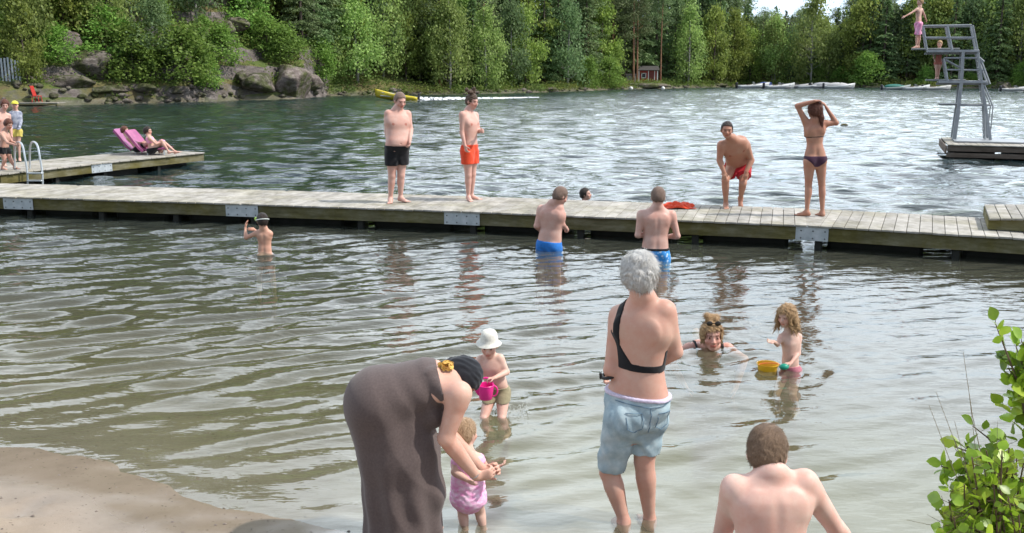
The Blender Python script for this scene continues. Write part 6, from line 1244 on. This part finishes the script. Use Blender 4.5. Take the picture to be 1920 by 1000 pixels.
# trees one can tell apart, front row from left to right
for a_ in (('alder_bush', 118, 4.2, 2.6, 'green bush between the landing stage rocks and the cliff', 1.3), ('alder_bush', 165, 7.5, 3.4, 'dark green bush above the fractured cliff face', 1.3), ('alder_bush', 420, 3.4, 2.8, 'green bush right of the small vivid bush', 1.2), ('alder_bush', 540, 4.6, 3.0, 'green bush directly above the rounded outcrop', 1.2), ('alder_bush', 90, 8.5, 3.2, 'bushy green growth half way up the left slope', 1.4),
        ('aspen', 52, 1.6, 6.2, 'slender leaning yellow-green birch at the far left above the landing stage', 1.0), ('aspen', 15, 3.5, 5.0, 'yellow-green young tree behind the pole fence', 1.2), ('pine', 155, 12, 11.5, 'tall pine with an orange trunk on the left slope', .8),
        ('grey_birch', 292, 2.8, 5.6, 'rounded grey-green tree leaning over the left shore', 1.5), ('alder_bush', 345, 1.8, 4.2, 'broad bright green bush right of the rounded grey-green tree', 1.15), ('alder_bush', 255, 2.8, 4.0, 'dense green bush on the slope left of the rounded tree', 1.1), ('alder_bush', 388, .9, 2.4, 'small vivid green bush at the waterline', 1.0),
        ('alder_bush', 205, 5.5, 3.8, 'green bush above the grey cliff face', 1.2), ('alder_bush', 465, 9.5, 4.0, 'bright green bush beside the high rock dome', 1.1), ('alder_bush', 505, 6.5, 3.4, 'green bush behind the rounded granite outcrop', 1.3), ('birch', 668, 2.6, 8.6, 'large drooping pale birch left of the man in black shorts', 1.25),
        ('birch', 625, 3.0, 6.6, 'fresh green birch at the left side of the large pale birch', 1.0), ('alder_bush', 600, 2.5, 3.6, 'green bush at the foot of the birches', 1.0), ('birch', 845, 2.4, 9.2, 'tall light green birch above the man in orange shorts', 1.0), ('birch', 912, 2.2, 8.4, 'bushy green birch right of the man in orange shorts', 1.0),
        ('grey_birch', 960, 3.2, 9.4, 'tall grey-green birch in the middle of the far shore', 1.0), ('grey_birch', 1064, 2.4, 10.0, 'slender grey-green birch with a pale trunk left of the red cabin', .95), ('alder_bush', 1104, 2.0, 3.6, 'upright green bush left of the round yellow-green bush', .75), ('alder_bush', 1142, 1.6, 3.3, 'round yellow-green bush at the shore left of the red cabin', 1.2),
        ('pine', 1187, 4.4, 15, 'straight pine trunk just left of the red cabin', .7), ('pine', 1196, 5.2, 15.5, 'second straight pine with a pale trunk left of the red cabin', .7), ('pine', 1238, 5.0, 14.5, 'pine standing right of the red cabin', .7), ('birch', 1290, 3.4, 10.5, 'green birch right of the red cabin', .95),
        ('aspen', 1335, 2.6, 11.0, 'tall pale green tree left of the yellow-green group', .95), ('aspen', 1372, 2.2, 10.6, 'yellow-green tree above the first moored boats', .95), ('aspen', 1405, 3.2, 8.8, 'smaller yellow-green tree behind the blue covered boat', 1.0), ('birch', 1452, 3.4, 9.4, 'green rounded tree behind the middle of the moored boats', 1.1),
        ('birch', 1520, 2.4, 12.6, 'tallest broad green tree above the right moored boats', 1.0), ('alder_bush', 1625, 1.6, 4.4, 'bright green bush at the dark forest edge', 1.0), ('aspen', 1610, 5.0, 12.4, 'olive coloured tall tree in the dark forest', 1.1), ('aspen', 1762, 8, 11.5, 'yellow-green tree behind the diving tower', 1.0), ('aspen', 1700, 7, 12, 'pale olive tree behind the boy on the top board', .8)):
    tree(a_[0], a_[1], a_[2], a_[3], a_[4], None, None, a_[5], tilt=.08 if a_[1] == 52 else 0)
zones = [(-60, 200, 'left slope'), (200, 600, 'rocky slope'), (600, 830, 'shore behind the yellow speedboat'), (830, 1160, 'middle of the far shore'), (1160, 1400, 'shore around the red cabin'), (1400, 1640, 'shore behind the moored boats'), (1640, 2000, 'shore behind the diving tower')]
desc = dict(spruce='dark green spruce crowded in the forest on the ', pine='pine with bare lower trunk in the forest on the ', birch='fresh green birch among the conifers on the ', aspen='light green leafy tree among the conifers on the ', grey_birch='grey-green birch among the conifers on the ', alder_bush='low green bush on the ')
cnt = 0
for z0_, z1_, zn in zones:
    left = z1_ <= 600
    rows = ((2.5, 6, 1.5), (6, 10, .8), (10, 15, .75), (15, 22, .8), (23, 32, .9)) if not left else ((3.5, 8, 1.9), (8, 13, 1.3), (13, 19, 1.1), (19, 27, 1.0), (27, 36, 1.1), (36, 50, 1.3))
    for (b0, b1, sp) in rows:
        px = z0_ + tr_rng.uniform(0, 15)
        while px < z1_:
            bk = tr_rng.uniform(b0, b1); x, y = on_shore(px, bk); ppm = FPX / y
            rock_gap = left and (405 < px < 435 or 500 < px < 580) and bk < 5
            far_r = px > 1390
            kind = tr_rng.choice(['spruce', 'pine', 'birch', 'aspen', 'grey_birch'], p=[.50, .20, .14, .10, .06] if not left else [.38, .22, .20, .12, .08]) if bk > (8 if left else 5) else tr_rng.choice(['alder_bush', 'birch', 'aspen', 'spruce'], p=[.5, .2, .15, .15])
            if px > 1540 and kind in ('birch', 'grey_birch', 'aspen') and tr_rng.random() < .65: kind = 'spruce'
            h = {'spruce': tr_rng.uniform(10, 15), 'pine': tr_rng.uniform(11, 15), 'birch': tr_rng.uniform(7.5, 11), 'aspen': tr_rng.uniform(7, 11), 'grey_birch': tr_rng.uniform(8, 11), 'alder_bush': tr_rng.uniform(1.8, 3.6)}[kind]
            if not far_r and kind != 'alder_bush' and bk > 9: h *= 1.35
            if far_r:      # the tree line dips and sky shows at the right
                zt = fz(x, y); lim = 2.5 + (130 - (6 + 16 * abs(sin(px * .05)) if 1400 < px < 1580 else (2 if 1660 < px < 1700 else -20))) / 1870 * y - zt; h = min(h, max(lim * tr_rng.uniform(.9, 1.0), 5)) if px < 1720 else h * 1.05
                if px >= 1580 and not 1660 < px < 1700 and kind != 'alder_bush': h = max(h, lim * .98)
            if not rock_gap and not (1162 < px < 1262 and bk < 9.5):
                tree(kind, px, bk, h, desc[kind] + zn, CATK[kind] + 's on the ' + zn, None, tr_rng.uniform(.85, 1.15), xy=(x, y)); cnt += 1
            px += tr_rng.uniform(.75, 1.25) * ppm * sp * 2.1
print('forest trees', cnt)
# low growth on the ground of the far shore: uncountable
r_ = np.random.default_rng(91); C = []; S_ = []
for i in range(2600):
    px = r_.uniform(-60, 1980); bk = r_.uniform(.25, 5) if px > 600 else r_.uniform(.5, 22); x, y = on_shore(px, bk) if i < 0 else (None, None)
    xx = r_.uniform(-75, 110); bk = abs(r_.normal()) * 2.2 + .25 if xx > -18 else r_.uniform(.6, 24); yy = float(fshore(xx)) + bk; m_ = 34; z = fz(xx, yy); sg = r_.uniform(.25, .6)
    if i > 1500: xx = r_.uniform(-52, -14); bk = r_.uniform(1.5, 20); yy = float(fshore(xx)) + bk; z = fz(xx, yy)
    c_ = np.array([xx, yy, z + .18]) + r_.normal(size=(m_, 3)) * np.array([sg, sg, .18 + .2 * sg]); c_[:, 2] = np.maximum(c_[:, 2], z); C.append(c_)
C = np.concatenate(C); V, F = leaves(C, r_.uniform(.12, .3, len(C)), 0, 7, None, .5); o = link('undergrowth', mesh_np('undergrowth', V, F, leafmat('undergrowth_leaves', (.07, .11, .025), (.13, .19, .04), (.22, .22, .06), nscale=.25), False)); tag(o, 'low bilberry and fern growth covering the far shore', 'undergrowth', None, 'stuff')
# ------------------------------------------------------------------ alder shrub in the right foreground
m, t, out = newmat('near_leaf'); b = bsdf(t, out, (.2, .3, .03), .38, .5); c, f = noise_col(t, [(.3, (.14, .26, .02)), (.5, (.29, .45, .035)), (.7, (.48, .56, .07))], 6, 4, .6, 'Object'); c = island_mix(t, c, .4); t.links.new(c, b.inputs['Base Color']); tl = N(t, 'ShaderNodeBsdfTranslucent'); t.links.new(c, tl.inputs[0]); ms = N(t, 'ShaderNodeMixShader'); ms.inputs[0].default_value = .4; t.links.new(b.outputs[0], ms.inputs[1]); t.links.new(tl.outputs[0], ms.inputs[2]); t.links.new(ms.outputs[0], out.inputs[0]); add_bump(t, b, f, .3, .004)
r_ = np.random.default_rng(17); YB_ = 3.55; bw_ = lambda px, py, dy=0: pY(px, py, YB_ + dy); basep = bw_(1900, 1180); basep[2] = -.02
root = empty('alder_shrub', tuple(basep)); tag(root, 'leafy bright green alder shrub rising at the right edge of the foreground', 'shrub')
stems = MB(); tips = []
def spray(path, n, spread, size, seed):
    r = np.random.default_rng(seed); path = [np.asarray(p) for p in path]
    for i in range(n):
        u = r.uniform(.15, 1) * (len(path) - 1); i0 = min(int(u), len(path) - 2); p = path[i0] + (path[i0 + 1] - path[i0]) * (u - i0); d_ = nrm(path[i0 + 1] - path[i0]); tips.append((p + r.normal(size=3) * spread, nrm(d_ * .5 + r.normal(size=3) * .8 + np.array([0, 0, .15])), size * r.uniform(.45, 1.3), p))
# outline targets measured in the photo: dense mass low down, a thin leafy shoot above
for i in range(74):
    tx, ty = r_.uniform(1778, 1960), r_.uniform(838, 1010); 
    if tx < 1800: ty = r_.uniform(880, 990)
    e = bw_(tx, ty, r_.uniform(-.28, .35)); mid = basep * .45 + e * .55 + r_.normal(size=3) * .05; stems.tube([basep + r_.normal(size=3) * np.array([.08, .08, 0]), mid, e], [.010, .006, .0025], 6); spray([mid, e], 26, .034, .050, i)
for (x0_, y0_, x1_, y1_, n_) in ((1975, 850, 1925, 700, 40), (1970, 850, 1890, 690, 26), (1960, 840, 1880, 760, 24), (1975, 760, 1915, 640, 30), (1935, 860, 1866, 606, 20), (1950, 860, 1905, 650, 30), (1900, 880, 1825, 800, 9), (1960, 820, 1900, 720, 40), (1960, 800, 1935, 660, 40), (1880, 880, 1790, 838, 26), (1850, 900, 1765, 875, 26), (1960, 850, 1915, 760, 30)):
    a_, b_ = bw_(x0_, y0_), bw_(x1_, y1_, .03); mid = (a_ + b_) / 2 + np.array([.03, 0, .0]); stems.tube([basep, a_, mid, b_], [.011, .008, .005, .002], 6); spray([a_, mid, b_], n_, .020, .062, int(x1_)); tips.append((b_ + np.array([0, 0, .01]), nrm(b_ - mid), .06, b_))
V = []; F = []
for (p, d_, s_, st_) in tips:
    n_ = nrm(r_.normal(size=3) * .6 + np.array([.1, -.35, .75])); n_ = nrm(n_ - d_ * (n_ @ d_)); w = np.cross(d_, n_); i0 = len(V)
    prof = ((0, 0), (.14, .22), (.36, .40), (.60, .38), (.82, .22), (1.0, .01))
    for (l, wd) in prof:
        cv = -.10 * (l - .3)**2 * s_ ; c_ = p + d_ * l * s_ + n_ * (cv); V += [c_, c_ + w * wd * s_ + n_ * .16 * wd * s_, c_ - w * wd * s_ + n_ * .16 * wd * s_]
    for k in range(len(prof) - 1): a = i0 + 3 * k; F.append((a, a + 3, a + 4, a + 1)); F.append((a, a + 2, a + 5, a + 3))
    stems.tube([st_, p], .0012, 3, cap=False)
o = link('leaves', mesh_np('leaves', np.array(V) - basep, F, m, True), root); o['kind'] = 'stuff'
stems.build('stems', simple('twig_bark', (.16, .11, .07), (.09, .06, .04), 20, .8), root, None, True)
# dry grass stalks beside it
gb = bw_(1800, 1150); gb[2] = -.02; mb = MB()
for (x0_, y0_, x1_, y1_) in ((1840, 1000, 1742, 760), (1850, 1000, 1790, 790), (1856, 1000, 1818, 745), (1862, 1000, 1755, 735), (1880, 1000, 1870, 790), (1830, 1010, 1700, 975), (1815, 1010, 1738, 965), (1850, 900, 1806, 660), (1800, 1010, 1765, 930)):
    a_, b_ = bw_(x0_, y0_, -.1), bw_(x1_, y1_, -.12); mb.tube([gb + np.array([(x0_ - 1840) * .0012, 0, 0]), a_, (a_ + b_) / 2 + np.array([-.012, 0, .01]), b_], [.0022, .0018, .0014, .0008], 4)
o = mb.build('grass_stalks', simple('dry_grass', (.22, .19, .13), rough=.9), None, gb, True); tag(o, 'thin dry grass stalks in front of the alder shrub', 'grass', None, 'stuff')
for o in list(bpy.data.objects):
    if o.type == 'MESH' and o.parent is not None and o.parent.parent is None and 'category' in o: del o['category']
print('verts', sum(len(o.data.vertices) for o in bpy.data.objects if o.type == 'MESH'), 'objects', len(bpy.data.objects))
